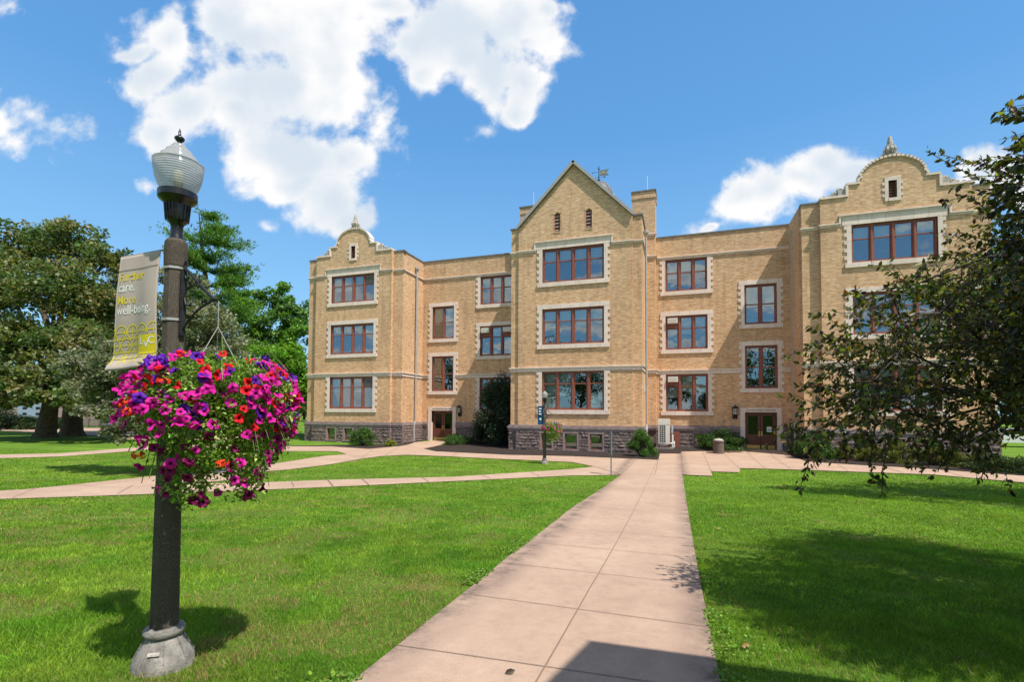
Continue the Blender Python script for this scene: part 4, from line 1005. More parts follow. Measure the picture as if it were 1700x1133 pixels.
def ringpts(cx, cy, r0, r1, n=36):
    for k in range(n):
        a, b = 2*math.pi*k/n, 2*math.pi*(k+1)/n
        q = [(cx+r0*math.cos(a), cy+r0*math.sin(a)*asp), (cx+r1*math.cos(a), cy+r1*math.sin(a)*asp), (cx+r1*math.cos(b), cy+r1*math.sin(b)*asp), (cx+r0*math.cos(b), cy+r0*math.sin(b)*asp)]
        yield q
def bar(x0, y0, x1, y1, w):
    d = Vector((x1-x0, (y1-y0)/asp)); d.normalize(); n_ = Vector((-d.y, d.x))*w
    k = 6
    for i in range(k):
        t0, t1 = i/k, (i+1)/k; A = (x0+(x1-x0)*t0, y0+(y1-y0)*t0); B = (x0+(x1-x0)*t1, y0+(y1-y0)*t1)
        yield [(A[0]+n_.x, A[1]+n_.y*asp), (B[0]+n_.x, B[1]+n_.y*asp), (B[0]-n_.x, B[1]-n_.y*asp), (A[0]-n_.x, A[1]-n_.y*asp)]
asp = .372/.775
def inside(q): 
    cx_ = sum(p[0] for p in q)/4; cy_ = sum(p[1] for p in q)/4
    return .005 < cx_ < .99 and .59 < cy_ < .945 and not (cx_ > .60 and .705 < cy_ < .885)
rr = .128; rowh = .113
for row in range(4):
    cy_ = .672+row*rowh
    for c_ in range(-1, 5):
        cx_ = .17+c_*.262-(.13 if row % 2 == 1 else 0)*1.0
        qs = list(ringpts(cx_, cy_, rr-.016, rr+.004))
        if (c_+row) % 2 == 0: qs += list(bar(cx_-.10, cy_, cx_+.09, cy_, .009))+list(bar(cx_+.09, cy_, cx_+.02, cy_-.075*asp, .009))+list(bar(cx_+.09, cy_, cx_+.02, cy_+.075*asp, .009))
        else: qs += list(bar(cx_-.10, cy_, cx_+.10, cy_, .009))+list(bar(cx_, cy_-.10*asp, cx_, cy_+.10*asp, .009))
        for q in qs:
            if inside(q): mb.add([bsurf(*p)+Vector((0, -.0022, 0)) for p in q], [(0, 1, 2, 3)])
mb.build('circle_pattern', M['yellow'], ban)
mb = MB(); n_ = 8
for i in range(n_):
    for j in range(n_):
        q = [(.62+.375*(i+a)/n_, .715+.165*(j+b)/n_) for a, b in ((0,0),(0,1),(1,1),(1,0))]; mb.add([bsurf(*p)+Vector((0, -.003, 0)) for p in q], [(0, 1, 2, 3)])
sq = mb.build('yellow_square', M['yellow'], ban)
for ch, a0, b0, sc in (('L', .665, .795, .24), ('V', .755, .825, .24), ('C', .845, .795, .24)):
    o = text_obj(ch, 'monogram', 1.0, M['bwhite'], sq, None, 0, 'LEFT', .008); on_banner(o, a0, b0, sc*.75, sc*.36, .0045)
# distant blue banner
bx, by_, bz = l2
mb = MB(); nb = 10
vs = [(bx-.07-.26*i, by_-.01*math.sin(j*.8)+d, bz+2.62-.085*j) for d in (0, .006) for j in range(nb+1) for i in (1, 0)]
fs = []
for j in range(nb): k = 2*j; fs += [(k, k+2, k+3, k+1), (22+k, 22+k+1, 22+k+3, 22+k+2), (k, 22+k, 24+k, k+2), (k+1, k+3, 25+k, 23+k)]
mb.add(vs, fs); b2 = mb.build('banner', noisy('blue_banner_cloth', (.015, .06, .14), (.02, .08, .17), 4, .8, 0)); tag(b2, 'narrow blue banner with white marks on the small distant lamp post', 'banner', 'lamp post banners')
m2 = MB()
for z, w in ((2.50, .2), (2.38, .16), (2.26, .2)): m2.box(bx-.27, bx-.27+w*.6, by_-.02, by_-.012, bz+z-.03, bz+z+.03)
m2.box(bx-.23, bx-.16, by_-.02, by_-.012, bz+1.98, bz+2.08); m2.build('white_marks', M['bwhite'], b2)

# ================================================================== HANGING BASKETS
def flower_mesh(name, petal, throat, kind=0):
    me = bpy.data.meshes.new(name); rs_ = random.Random(kind*7+1); n = 20; v = [(0, 0, -.020)]; c = [throat]; f = []
    rings = [(.006, -.012, throat), (.011, -.002, tuple(.5*a+.5*b for a, b in zip(petal, throat))), (.024, .003, petal), (.036, .002, petal)]
    for ri, (r_, z, cc) in enumerate(rings):
        for k in range(n):
            a = 2*math.pi*k/n; lob = 1+(.09*math.cos(5*a)+.03*math.cos(3*a+kind))*(ri/3); zz = z+(.0035*math.sin(5*a+kind)+(.002+.0022*kind)*math.cos(2*a+kind*2))*(ri/3)*1.7-(.004*(kind % 3))*(ri/3)**2
            v.append((r_*lob*math.cos(a), r_*lob*math.sin(a), zz)); vv = .92+.16*rs_.random(); c.append(tuple(min(1, q*vv) for q in cc))
    for k in range(n): f.append((0, 1+k, 1+(k+1) % n))
    for ri in range(3):
        for k in range(n): a, b = 1+ri*n+k, 1+ri*n+(k+1) % n; f.append((a, b, b+n)); f.append((a, b+n, a+n))
    me.from_pydata(v, [], f); at = me.color_attributes.new('Col', 'FLOAT_COLOR', 'POINT'); at.data.foreach_set('color', np.array([(*q, 1) for q in c], np.float32).ravel())
    me.polygons.foreach_set('use_smooth', [True]*len(me.polygons)); me.materials.append(M['petal']); me.update(); return me
MAG, RED, PUR, DMG = (.62, .012, .30), (.62, .006, .016), (.11, .012, .36), (.22, .008, .09)
FM = {'magenta': [flower_mesh('magenta_flower', MAG, (.13, .0, .06), k) for k in range(5)], 'red': [flower_mesh('red_flower', RED, (.10, .0, .0), k) for k in range(5)],
      'purple': [flower_mesh('purple_flower', PUR, (.02, .0, .08), k) for k in range(5)], 'wine': [flower_mesh('wine_flower', DMG, (.04, .0, .02), k) for k in range(5)]}
PROF = [(.27,.16),(.25,.30),(.19,.42),(.08,.495),(-.05,.515),(-.16,.50),(-.26,.44),(-.36,.41),(-.47,.37),(-.56,.31),(-.61,.22)]
def prof(z):
    for (z0, r0), (z1, r1) in zip(PROF[:-1], PROF[1:]):
        if z1 <= z <= z0: return r0+(r1-r0)*(z0-z)/(z0-z1)
    return .1
def rot_to(n, spin):
    q = Vector(n).to_track_quat('Z', 'Y').to_matrix().to_4x4(); return q @ Matrix.Rotation(spin, 4, 'Z')
def sample_shell(rs_, upper):
    while True:
        z = rs_.uniform(-.60, .26) if not upper else rs_.triangular(-.30, .27, .14)
        a = rs_.uniform(0, 2*math.pi); r = prof(z)
        # ragged skirt: hanging strands, with gaps between them
        if z < -.28 and math.sin(a*5+1.3)+.6*math.sin(a*11)+.5*rs_.random() < (-.24-z)*3.6-.75: continue
        if z < -.13 and math.cos(a-math.pi) > .25 and rs_.random() < .85: continue
        return a, z, r
def basket(loc, individual, label, name='hanging_flower_basket'):
    rs_ = random.Random(21); root = empty(name, loc); S = 0.86
    tag(root, label, 'flower basket', 'hanging flower baskets')
    mb = MB(); mb.lathe([(.02,-.17),(.10,-.16),(.17,-.10),(.205,0),(.21,.06),(.19,.06),(.16,-.08)], (0,0,.02), 20, False); mb.build('planter', M['darkbark'], root, True)
    mb = MB()
    for k in range(3):
        a = 2*math.pi*k/3+.4; mb.tube([(.2*math.cos(a), .2*math.sin(a), .08), (0, 0, .46)], .0025, 5)
    mb.tube([(0,0,.46),(0,0,.62)], .003, 5); mb.build('hanger', M['grey_metal'], root)
    n = 15000 if individual else 2500; P = []; C = []
    nr = np.random.default_rng(5)
    while len(P) < n:
        a, z, r = sample_shell(rs_, False); q_ = rs_.random()**.42; r *= q_*S*(1+.09*math.sin(a*4+z*9)+.05*math.sin(a*9)); z = z*(.75+.25*q_); P.append((r*math.cos(a), r*math.sin(a), z+.02*rs_.gauss(0, 1)))
    P = np.array(P); cc = vary((.15, .25, .035), n, .35, .12); cc[::4] = vary((.34, .44, .10), len(cc[::4]), .25, .1)
    leaves('foliage', P, nr.uniform(.018, .038, n) if individual else nr.uniform(.05, .08, n), cc, M['leaf'], root, 'leaf' if individual else 'quad', flat=.5, width=.5)
    # stems that hang and arch out
    mb = MB()
    for k in range(60 if individual else 0):
        a, z, r = sample_shell(rs_, False); e = Vector((r*math.cos(a), r*math.sin(a), z)); m_ = Vector((e.x*.75, e.y*.75, max(z, -.1)+.12)); mb.tube([(e.x*.2, e.y*.2, .05), m_, e], .0022, 4)
    if mb.v: mb.build('stems', mat('green_stem', (.10, .16, .04), .7), root)['kind'] = 'stuff'
    tot = 520 if individual else 90; st = []
    for i in range(tot):
        up = i < tot*.66; a, z, r = sample_shell(rs_, up)
        nrm = Vector((math.cos(a)*.9, math.sin(a)*.9, .75 if z > .1 else .35 if z > -.2 else -.1))+Vector((rs_.gauss(0,.42), rs_.gauss(0,.42), rs_.gauss(0,.38)))
        q = rs_.random()
        if z > .14: col = 'purple' if q < .50 else 'red' if q < .76 else 'magenta'
        elif z > -.2: col = 'magenta' if q < .66 else 'red' if q < .83 else 'purple' if q < .92 else 'wine'
        else: col = 'wine' if q < .65 else 'magenta'
        q2_ = rs_.uniform(.93, 1.12)
        p = Vector((r*S*q2_*math.cos(a), r*S*q2_*math.sin(a), z+.02)); sc_ = rs_.uniform(.58, .96)*(1 if individual else 1.2)
        st.append((p, nrm, col, sc_, rs_.randrange(5), rs_.uniform(0, 6.28)))
    # nearest to the viewer first: these are parts of their own
    view = Vector(EYE.tolist())-Vector(loc); st.sort(key=lambda s_: -(s_[0].dot(view)+.2*s_[1].normalized().dot(view)))
    k = 100 if individual else 0
    for p, nrm, col, sc_, var, sp in st[:k]:
        o = bpy.data.objects.new(col+'_flower', FM[col][var]); COL.objects.link(o); o.parent = root
        o.matrix_local = Matrix.Translation(p) @ rot_to(nrm, sp) @ Matrix.Scale(sc_, 4)
    V_, F__, C_ = [], [], []
    for p, nrm, col, sc_, var, sp in st[k:]:
        me_ = FM[col][var]; mt = Matrix.Translation(p) @ rot_to(nrm, sp) @ Matrix.Scale(sc_, 4); o_ = len(V_)
        V_ += [tuple(mt @ v.co) for v in me_.vertices]; F__ += [tuple(i+o_ for i in pl.vertices) for pl in me_.polygons]; C_ += [tuple(d.color) for d in me_.color_attributes['Col'].data]
    me_ = bpy.data.meshes.new('flowers'); me_.from_pydata(V_, [], F__); at = me_.color_attributes.new('Col', 'FLOAT_COLOR', 'POINT'); at.data.foreach_set('color', np.array(C_, np.float32).ravel()); me_.materials.append(M['petal']); me_.polygons.foreach_set('use_smooth', [True]*len(me_.polygons)); me_.update()
    o = bpy.data.objects.new('flowers', me_); COL.objects.link(o); o.parent = root; o['kind'] = 'stuff'
    # orange geranium heads
    for (a, z) in ((-2.05, -.02), (-1.75, -.06), (-1.95, -.30), (-.6, -.34), (-1.3, .10), (-1.88, -.0)):
        gm = MB(); r = prof(z)*S*1.02; c = Vector((r*math.cos(a), r*math.sin(a), z)); 
        if individual:
            for j in range(26):
                d = Vector((rs_.gauss(0,1), rs_.gauss(0,1), rs_.gauss(0,.7))).normalized(); pc = c+Vector((d.x*.034, d.y*.034, d.z*.022)); q1 = d.orthogonal().normalized(); q2 = d.cross(q1)
                for t in range(5):
                    an = t*1.2566+j; e = (q1*math.cos(an)+q2*math.sin(an)); s2 = d.cross(e); gm.add([pc, pc+e*.007+s2*.004, pc+e*.011, pc+e*.007-s2*.004], [(0,1,2,3)])
            gm.build('orange_geranium', M['orange'], root)
M['orange'] = mat('orange_petal', (.75, .045, .01), .6)
M['orange'].node_tree.nodes['Principled BSDF'].inputs['Subsurface Weight'].default_value = 0
basket((lx+.375, ly, lz+1.64), True, 'large hanging basket of magenta, red and purple petunias on the foreground lamp post')
basket((l2.x+.345, l2.y, l2.z+1.62), False, 'small distant hanging basket of pink flowers on the lamp post by the central bay')
# ================================================================== TREES AND SHRUBS
def dep(P): return float(np.dot(np.array(P)-EYE, _fw))
def at_depth(u, v, d): r = ray(u, v); return EYE+r*d
def lumpW(u, v, ru, rv, d, dk=None):
    c = at_depth(u, v, d); k = d/FPX; return (c, np.array([ru*k, (dk if dk else (ru+rv)/2*k), rv*k]))
def tree(name, label, base, lumps, n, size, cols, bark='bark', tr=.4, fork=.3, group=None, cat='tree', subs=26, seed=0, crad=.30, flat=.5, mat_='leaf', tmpl='quad', limbs=True, shell=.45, width=.6, dens=None, lean=(0, 0)):
    g = np.random.default_rng(seed+1); root = empty(name, tuple(base)); tag(root, label, cat, group); B = np.array(base)
    LC = [(c-B, r) for c, r in lumps]
    top = max(c[2] for c, r in LC); low = min(c[2]-r[2] for c, r in LC); f0 = np.array([lean[0], lean[1], max(.4, low+(top-low)*fork*.4)])
    cen = np.mean([c for c, r in LC], axis=0)
    mb = MB(); hub = np.array([lean[0]+(cen[0]-lean[0])*.3, lean[1]+(cen[1]-lean[1])*.3, f0[2]+(top-f0[2])*.45])
    if tr > 0:
        fl = [(0, 0, -.3), (0, 0, .0), tuple(f0*.12), tuple(f0*.5), tuple(f0), tuple(hub)]
        mb.tube([Vector(p) for p in fl], [tr*1.7, tr*1.45, tr*1.12, tr*.95, tr*.8, tr*.45], 12)
    Ps = []; tips = []
    W_ = np.array([r[0]*r[1]*r[2] for c, r in LC])**(2/3); W_ /= W_.sum()
    for (c, r), w in zip(LC, W_):
        k = max(5, int(subs*w*len(LC))); m_ = int(n*w)
        d = norm(g.normal(size=(k, 3))); rad = g.random((k, 1))**shell; cs = c+d*rad*r*.92
        if limbs and tr > 0:
            s0 = f0+(hub-f0)*g.random(); mid = (s0*.5+c*.5)+np.array([0, 0, -.06*np.linalg.norm(c-s0)])
            mb.tube([Vector(s0), Vector(mid), Vector(c)], [tr*.42, tr*.28, tr*.12], 6)
            for q in cs[:min(k, 14)]:
                mm = (c*.6+q*.4)+g.normal(size=3)*.05*r; mb.tube([Vector(c*.8+s0*.2 if False else c), Vector(mm), Vector(q)], [tr*.10, tr*.06, tr*.02], 4, False)
        idx = g.integers(0, k, m_); sp = g.normal(size=(m_, 3)); sp *= (g.random((m_, 1))**.4)*1.1/np.maximum(np.linalg.norm(sp, axis=1, keepdims=True), .3)
        Ps.append(cs[idx]+sp*np.array([crad, crad, crad*.62])*np.mean(r)); tips.append(g.choice(k, m_)*0+idx+len(tips)*1000)
    P = np.concatenate(Ps); tid = np.concatenate(tips)
    if tr > 0: mb.build('trunk', M[bark], root, True)
    cl = np.zeros((len(P), 3)); ci = (tid*7919) % len(cols)
    for i, c in enumerate(cols): mk = ci == i; cl[mk] = vary(c, int(mk.sum()), .22, .1)
    leaves('crown', P, g.uniform(.7, 1.25, len(P))*size, cl, M[mat_], root, tmpl, flat=flat, width=width)
    return root
# ---- the left-hand group of big trees
b1 = GV(75, 727); d1 = dep(b1)
OL = [(.115, .155, .05), (.15, .165, .055), (.085, .135, .045), (.19, .18, .07)]
tree('broadleaf_tree', 'large spreading olive green tree with a pale leaning trunk, left of the lamp', b1,
     [lumpW(u, v, ru, rv, d1+dd) for u, v, ru, rv, dd in ((45,410,60,42,2),(120,405,62,38,1),(175,430,42,34,0),(15,470,75,60,0),(90,480,80,55,-3),(165,500,55,50,-1),(-60,450,80,70,3),(30,560,85,50,-4),(120,570,75,50,-5),(180,590,50,52,-3),(-60,560,90,60,0),(20,620,70,32,-5),(100,625,70,30,-6),(165,640,50,28,-4),(30,648,50,22,-7),(110,655,45,20,-8),(150,668,45,20,-8),(190,650,40,30,-5),(-20,640,60,40,-3),(60,652,30,16,-8),(215,640,30,40,-5),(5,660,30,26,-6),(170,690,22,14,-6))],
     64000, .32, OL, 'bark', .62, .35, subs=34, seed=1, lean=(.6, 0), group='trees at the left of the lawn')
b2 = GV(119, 724); d2 = dep(b2)
tree('broadleaf_tree', 'dark trunked tree standing just right of the pale leaning trunk', b2,
     [lumpW(u, v, ru, rv, d2+dd+2) for u, v, ru, rv, dd in ((190,520,50,60,2),(210,600,50,55,0),(150,640,60,30,-2),(205,655,35,30,-4),(215,480,30,40,3),(180,670,35,22,-4),(225,640,30,40,-3))], 26000, .30, [(.085,.12,.05),(.13,.15,.08),(.10,.12,.045)], 'bark', .72, .5, subs=30, seed=2, group='trees at the left of the lawn')
b3 = GV(-20, 716); d3 = dep(b3)
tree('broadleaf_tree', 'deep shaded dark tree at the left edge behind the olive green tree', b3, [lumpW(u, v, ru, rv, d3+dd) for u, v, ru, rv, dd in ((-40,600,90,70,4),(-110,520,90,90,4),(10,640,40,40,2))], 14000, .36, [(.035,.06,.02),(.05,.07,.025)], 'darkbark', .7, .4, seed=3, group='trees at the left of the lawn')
# silvery tree behind the basket, casting the long shadow on the lawn
b4 = GV(272, 789); d4 = dep(b4)
tree('silvery_tree', 'grey green silvery leaved tree directly behind the hanging flower basket', b4,
     [lumpW(u, v, ru, rv, d4+dd, 1.1) for u, v, ru, rv, dd in ((315,510,42,42,0),(350,560,50,55,.3),(290,570,50,50,0),(235,610,48,50,-.2),(330,640,60,50,-.4),(385,620,28,45,0),(240,680,40,40,-.2),(190,600,42,46,.2),(160,640,40,36,.1),(190,680,34,34,0),(310,470,26,24,.3),(130,610,30,34,.4),(210,715,20,22,-.2),(280,700,50,30,-.2))],
     46000, .105, [(.15,.17,.10),(.20,.21,.14),(.10,.125,.06),(.27,.27,.20)], 'bark', .16, .3, seed=4, subs=34, group='trees at the left of the lawn')
# pine
b5 = GV(345, 714); d5 = 42.
b5 = Vector(at_depth(345, 700, d5).tolist()); b5.z = float(H(b5.x, b5.y))
def pine(base, u0, top, bot, d, label):
    g = np.random.default_rng(9); root = empty('pine_tree', base); tag(root, label, 'tree', 'trees at the left of the lawn'); B = np.array(base)
    T0 = at_depth(u0, top, d)-B; mb = MB(); mb.tube([(0,0,-.3),(0,0,T0[2]*.5),tuple(T0)], [.45,.3,.03], 8)
    P = []; D = []; k = d/FPX
    z0 = (at_depth(u0, bot, d)-B)[2]; rows = 13
    for i in range(rows):
        f = i/(rows-1); z = z0+(T0[2]-z0)*f; R_ = ((1-f)**.5*5.4+.3)*(1.0 if i % 2 == 0 else .72)
        for j in range(6):
            a = g.random()*6.28; rr = R_*g.uniform(.55, 1.12); e = np.array([rr*math.cos(a), rr*math.sin(a), z+rr*.16]); x0_ = T0[0]*max(0, z/T0[2]); s0 = np.array([x0_, 0, z])
            m_ = (s0+e)/2+np.array([0, 0, -.25]); e[0] += x0_
            mb.tube([Vector(s0), Vector(m_), Vector(e)], [.07, .05, .015], 4, False)
            n_ = int(46*rr)+20
            for q in range(n_):
                t = g.random()**.5; c = s0*(1-t)+e*t+(m_-(s0+e)/2)*4*t*(1-t)+g.normal(size=3)*np.array([.34, .34, .11])*(.5+t); 
                for w in range(4): P.append(c+g.normal(size=3)*.06); dd = (e-s0)/max(rr, .1)*.6+g.normal(size=3)*.55+np.array([0,0,.45]); D.append(dd)
    P = np.array(P); D = np.array(D); mb.build('trunk', M['darkbark'], root)
    leaves('crown', P, g.uniform(.22, .42, len(P)), vary((.10, .21, .035), len(P), .3, .12), M['leaf'], root, 'quad', D, width=.22); return root
pine(b5, 330, 352, 640, d5, 'tall bright green pine with layered upswept branches behind the lamp post')
def bgtree(u, vb, d, lumps, label, n=16000, size=.34, cols=((.07,.15,.02),(.10,.19,.03),(.05,.11,.02)), seed=5, tr=.3, group='trees behind the brick building'):
    c = at_depth(u, vb, d); base = Vector((c[0], c[1], float(H(c[0], c[1]))))
    return tree('broadleaf_tree', label, base, [lumpW(*l[:4], d+l[4]) for l in lumps], n, size, list(cols), 'bark', tr, .4, seed=seed, subs=26, group=group)
bgtree(440, 700, 56, ((455,490,32,30,1),(430,540,40,40,0),(480,530,26,40,0),(400,500,26,30,2),(450,590,50,50,0),(500,540,22,50,1)), 'tall mid green tree between the pine and the brick building', 20000, seed=11, cols=((.11,.22,.04),(.14,.26,.05),(.085,.17,.045)))
bgtree(470, 700, 48, ((470,600,42,45,-1),(420,620,45,40,0),(500,640,30,50,-1),(450,670,50,40,-2),(400,660,35,35,0),(485,560,26,34,0)), 'bright green leafy tree against the left end of the brick building', 20000, .28, seed=12, cols=((.14,.29,.025),(.18,.34,.04),(.10,.21,.025)))
bgtree(385, 700, 52, ((385,480,26,30,0),(395,540,34,50,0),(370,600,36,50,-1),(400,640,36,40,0),(375,680,40,24,-1)), 'yellow green tree right of the pine', 15000, .3, seed=13, cols=((.14,.28,.04),(.18,.33,.045),(.10,.21,.03)))
bgtree(250, 690, 58, ((240,600,60,50,2),(300,580,60,60,3),(200,560,50,60,3),(330,660,60,40,2)), 'dark green tree in the gap behind the silvery tree', 15000, .36, seed=14, cols=((.07,.13,.03),(.09,.16,.04)))
bgtree(1690, 715, 44, ((1680,560,60,60,0),(1720,480,90,90,0),(1670,660,34,30,0),(1740,640,60,60,0)), 'dark street tree beyond the right end of the brick building', 16000, .3, seed=15, cols=((.045,.09,.02),(.07,.12,.025)), tr=.4)
# ---- overhanging tree on the right, close to the camera
def near_tree():
    lat, d = 8.6, 5.4; p = EYE+_rt*lat+np.array([_fw[0], _fw[1], 0])*d; base = Vector((p[0], p[1], float(H(p[0], p[1])))); B = np.array(base)
    root = empty('overhanging_tree', base); tag(root, 'close copper leaved tree overhanging the lawn from the right edge', 'tree')
    g = np.random.default_rng(31)
    L_ = [(1500,580,62,58,4.9),(1560,520,66,58,5.2),(1650,440,60,58,5.6),(1715,350,40,50,5.8),(1650,560,90,80,5.6),(1440,630,50,52,4.7),(1530,655,80,56,5.0),(1630,655,80,56,5.4),(1700,520,80,90,6.0),(1705,640,70,66,5.9),(1390,600,34,38,4.6),
          (1385,690,36,30,4.5),(1450,700,46,34,4.7),(1560,705,60,30,5.1),(1660,705,50,28,5.5),(1500,480,44,34,5.0),(1430,520,26,26,4.8),(1350,722,26,22,4.5),(1410,575,38,30,4.7),(1470,660,50,40,4.8),(1410,660,36,34,4.6),(1540,600,60,40,4.9),(1600,740,60,22,5.2),
          (1830,310,100,110,5.6),(2150,330,330,200,3.0),(2450,380,330,220,3.0),(2000,250,260,220,3.3),(2250,200,300,200,2.6),(2700,150,400,300,2.6),(2100,480,260,200,3.4),(2700,300,350,250,3.2),(2300,100,300,200,3.6),(1830,520,130,150,5.6),(1960,420,170,170,5.8),(1850,690,120,50,5.2),(2050,560,170,150,5.0),(1960,210,130,100,6.0),(1820,600,120,90,4.2),(1900,480,130,110,3.6),(2150,350,180,180,4.6),(1760,430,60,80,4.8)]
    lumps = [(lumpW(u, v, ru, rv, dd, .62)) for u, v, ru, rv, dd in L_]
    mb = MB(); hub = np.array([0, 0, 2.3]); top = np.array([-.3, 0, 4.2]); mb.tube([(0,0,-.3),(0,0,.1),(.04,.02,1.2),tuple(hub),tuple(top)], [.26,.2,.16,.14,.06], 10)
    P = []; D = []; CI = []; tw = MB()
    wts = np.array([r[0]*r[2] for c, r in lumps]); wts /= wts.sum(); ntw = 6000
    for li, ((c, r), w) in enumerate(zip(lumps, wts)):
        c = c-B; dh = np.linalg.norm(c-hub); best = None
        for c2, r2 in lumps:
            c2 = c2-B
            if np.linalg.norm(c2-hub) < dh*.8 and (best is None or np.linalg.norm(c2-c) < np.linalg.norm(best-c)): best = c2
        s0 = best if best is not None and dh > 1.6 else hub+(top-hub)*g.random(); t_ = min(1, dh/5.5); r0 = .034*(1-t_)+.007
        m1 = s0*.66+c*.34+g.normal(size=3)*.10; m_ = s0*.33+c*.67+g.normal(size=3)*.12+np.array([0,0,.10]); mb.tube([Vector(s0), Vector(m1), Vector(m_), Vector(c)], [r0*1.4, r0*1.2, r0, r0*.5], 6)
        for k in range(max(8, int(ntw*w*(2.6 if dep(c+B) < 3.9 else .95 if c[0]-hub[0] < -3.3 else 1.1 if c[0]-hub[0] < -2.4 else 1.15)))):
            dv = norm(g.normal(size=3)); st = c+dv*r*(g.random()**.5)*.95; out = norm(dv*r+np.array([-.25,-.1,0])); Ln = g.uniform(.18, .42)
            if c[2] < 1.9: out[2] -= .7
            out = norm(out); en = st+out*Ln+np.array([0,0,-.10*Ln]); md = (st+en)/2+np.array([0,0,.05])
            a_ = c+(st-c)*.4
            tw.tube([Vector(a_), Vector(st), Vector(md), Vector(en)], [.006, .004, .003, .0015], 3, False)
            for q in range(int(Ln*44)):
                t = g.random(); pp = st*(1-t)+en*t+np.array([0,0,.05*4*t*(1-t)])*.5; sd = norm(np.cross(out, g.normal(size=3))); P.append(pp); D.append(norm(sd*.9+out*.6+np.array([0,0,-.45]))); CI.append(g.random())
    # long free twigs against the sky and over the lawn
    for (path, dd) in ((((1690,330),(1640,300),(1600,285),(1540,252)),5.2),(((1700,262),(1640,275),(1600,268),(1562,256)),5.2),(((1750,230),(1710,205),(1655,186)),5.4),(((1660,370),(1610,325),(1567,335)),5.2),(((1640,460),(1600,420),(1543,424)),5.1),(((1580,520),(1540,500),(1505,474),(1455,484)),4.9),
                       (((1480,600),(1430,570),(1368,557)),4.7),(((1420,660),(1380,665),(1320,688)),4.5),(((1400,700),(1350,700),(1312,738)),4.4),(((1390,710),(1345,760),(1328,812)),4.4),(((1450,720),(1445,770),(1450,800)),4.6),(((1480,720),(1465,780),(1464,822)),4.6),(((1640,720),(1635,770),(1629,798)),5.2),(((1420,720),(1400,740),(1385,770)),4.5),(((1540,730),(1535,760),(1510,775)),4.8),
                       (((1700,300),(1660,290),(1625,262)),5.5),(((1690,240),(1672,262),(1650,300)),5.4),(((1640,400),(1590,385),(1570,402)),5.1),(((1560,470),(1520,455),(1510,470)),5.0),(((1440,600),(1400,610),(1350,640)),4.6),(((1580,700),(1560,740),(1570,765)),4.9)):
        pts = [at_depth(u, v, dd+.05*i)-B for i, (u, v) in enumerate(path)]; tw.tube([Vector(p) for p in pts], [.006-.001*i for i in range(len(pts))], 4, False)
        for i in range(len(pts)-1):
            a, b = pts[i], pts[i+1]; o_ = norm(b-a); ns = int(np.linalg.norm(b-a)*58)+4
            for q in range(ns): t = g.random(); sd = norm(np.cross(o_, g.normal(size=3))); P.append(a*(1-t)+b*t+g.normal(size=3)*.012); D.append(norm(sd*.8+o_*.8+np.array([0,0,-.3]))); CI.append(g.random())
    P = np.array(P); D = np.array(D); CI = np.array(CI); n = len(P)
    cl = vary((.062, .066, .022), n, .35, .15); mk = CI > .6; cl[mk] = vary((.16, .17, .028), int(mk.sum()), .3, .12); mk = CI > .84; cl[mk] = vary((.14, .065, .034), int(mk.sum()), .3, .15); mk = CI > .95; cl[mk] = vary((.24, .24, .04), int(mk.sum()), .3, .1)
    mb.build('trunk', M['darkbark'], root, True); tw.build('twigs', M['darkbark'], root)
    leaves('crown', P, g.uniform(.042, .076, n), cl, M['leafgloss'], root, 'leaf', D, width=.52)
    print('near leaves', n)
near_tree()
# second tree off the right edge: its shade crosses the lawn
p = EYE+_rt*17+np.array([_fw[0], _fw[1], 0])*11.5; b7 = Vector((p[0], p[1], float(H(p[0], p[1]))))
tree('broadleaf_tree', 'shade tree standing outside the right edge of the lawn', b7, [(np.array(b7)+np.array(o_), np.array(r_)) for o_, r_ in (((0,0,6.0),(3.8,3.2,2.4)),((-2.8,-.6,5.2),(3.0,2.0,1.7)),((2.5,1,5.5),(3,3,2)),((-5.0,-.9,4.9),(2.2,1.3,1.1)))], 22000, .17, [(.05,.09,.02),(.08,.11,.025)], 'darkbark', .26, .5, seed=17, subs=40, cat='tree')
# ---- trees behind the photographer (seen in the panes) and far tree line
def belt(name, spots, n, size, cols, seed):
    g = np.random.default_rng(seed); P = []; tk = MB()
    for (x, y, h, r) in spots:
        z = float(H(x, y)); tk.tube([(x, y, z-.2), (x, y, z+h*.5)], [.35, .2], 6)
        for k in range(9):
            c = np.array([x, y, z+h*.55])+norm(g.normal(size=3))*np.array([r*.55, r*.55, h*.28]); m_ = n//len(spots)//9; q = norm(g.normal(size=(m_, 3)))*(g.random((m_, 1))**.45)*np.array([r*.55, r*.55, h*.22]); P.append(c+q)
    P = np.concatenate(P); cl = vary(cols[0], len(P), .3, .12); cl[::2] = vary(cols[1], len(cl[::2]), .3, .12)
    o = leaves(name, P, g.uniform(.7, 1.3, len(P))*size, cl, M['leaf'], None, 'quad', flat=.5); tag(o, kind='stuff'); tk.build('trunks', M['darkbark'], o); return o
g0 = random.Random(4)
belt('tree_belt', [(x+g0.uniform(-2, 2), -30+g0.uniform(-5, 5), g0.uniform(9, 15), g0.uniform(3.5, 5)) for x in range(-50, 66, 8)], 42000, .55, ((.05, .09, .02), (.08, .12, .03)), 5)
belt('far_woods', [(x+g0.uniform(-4, 4), 88+g0.uniform(-6, 8)-.2*min(0, x+40), g0.uniform(9, 15), g0.uniform(5, 7)) for x in list(range(-150, -24, 8))+list(range(26, 130, 8))], 60000, .8, ((.045, .08, .025), (.07, .11, .03)), 6)
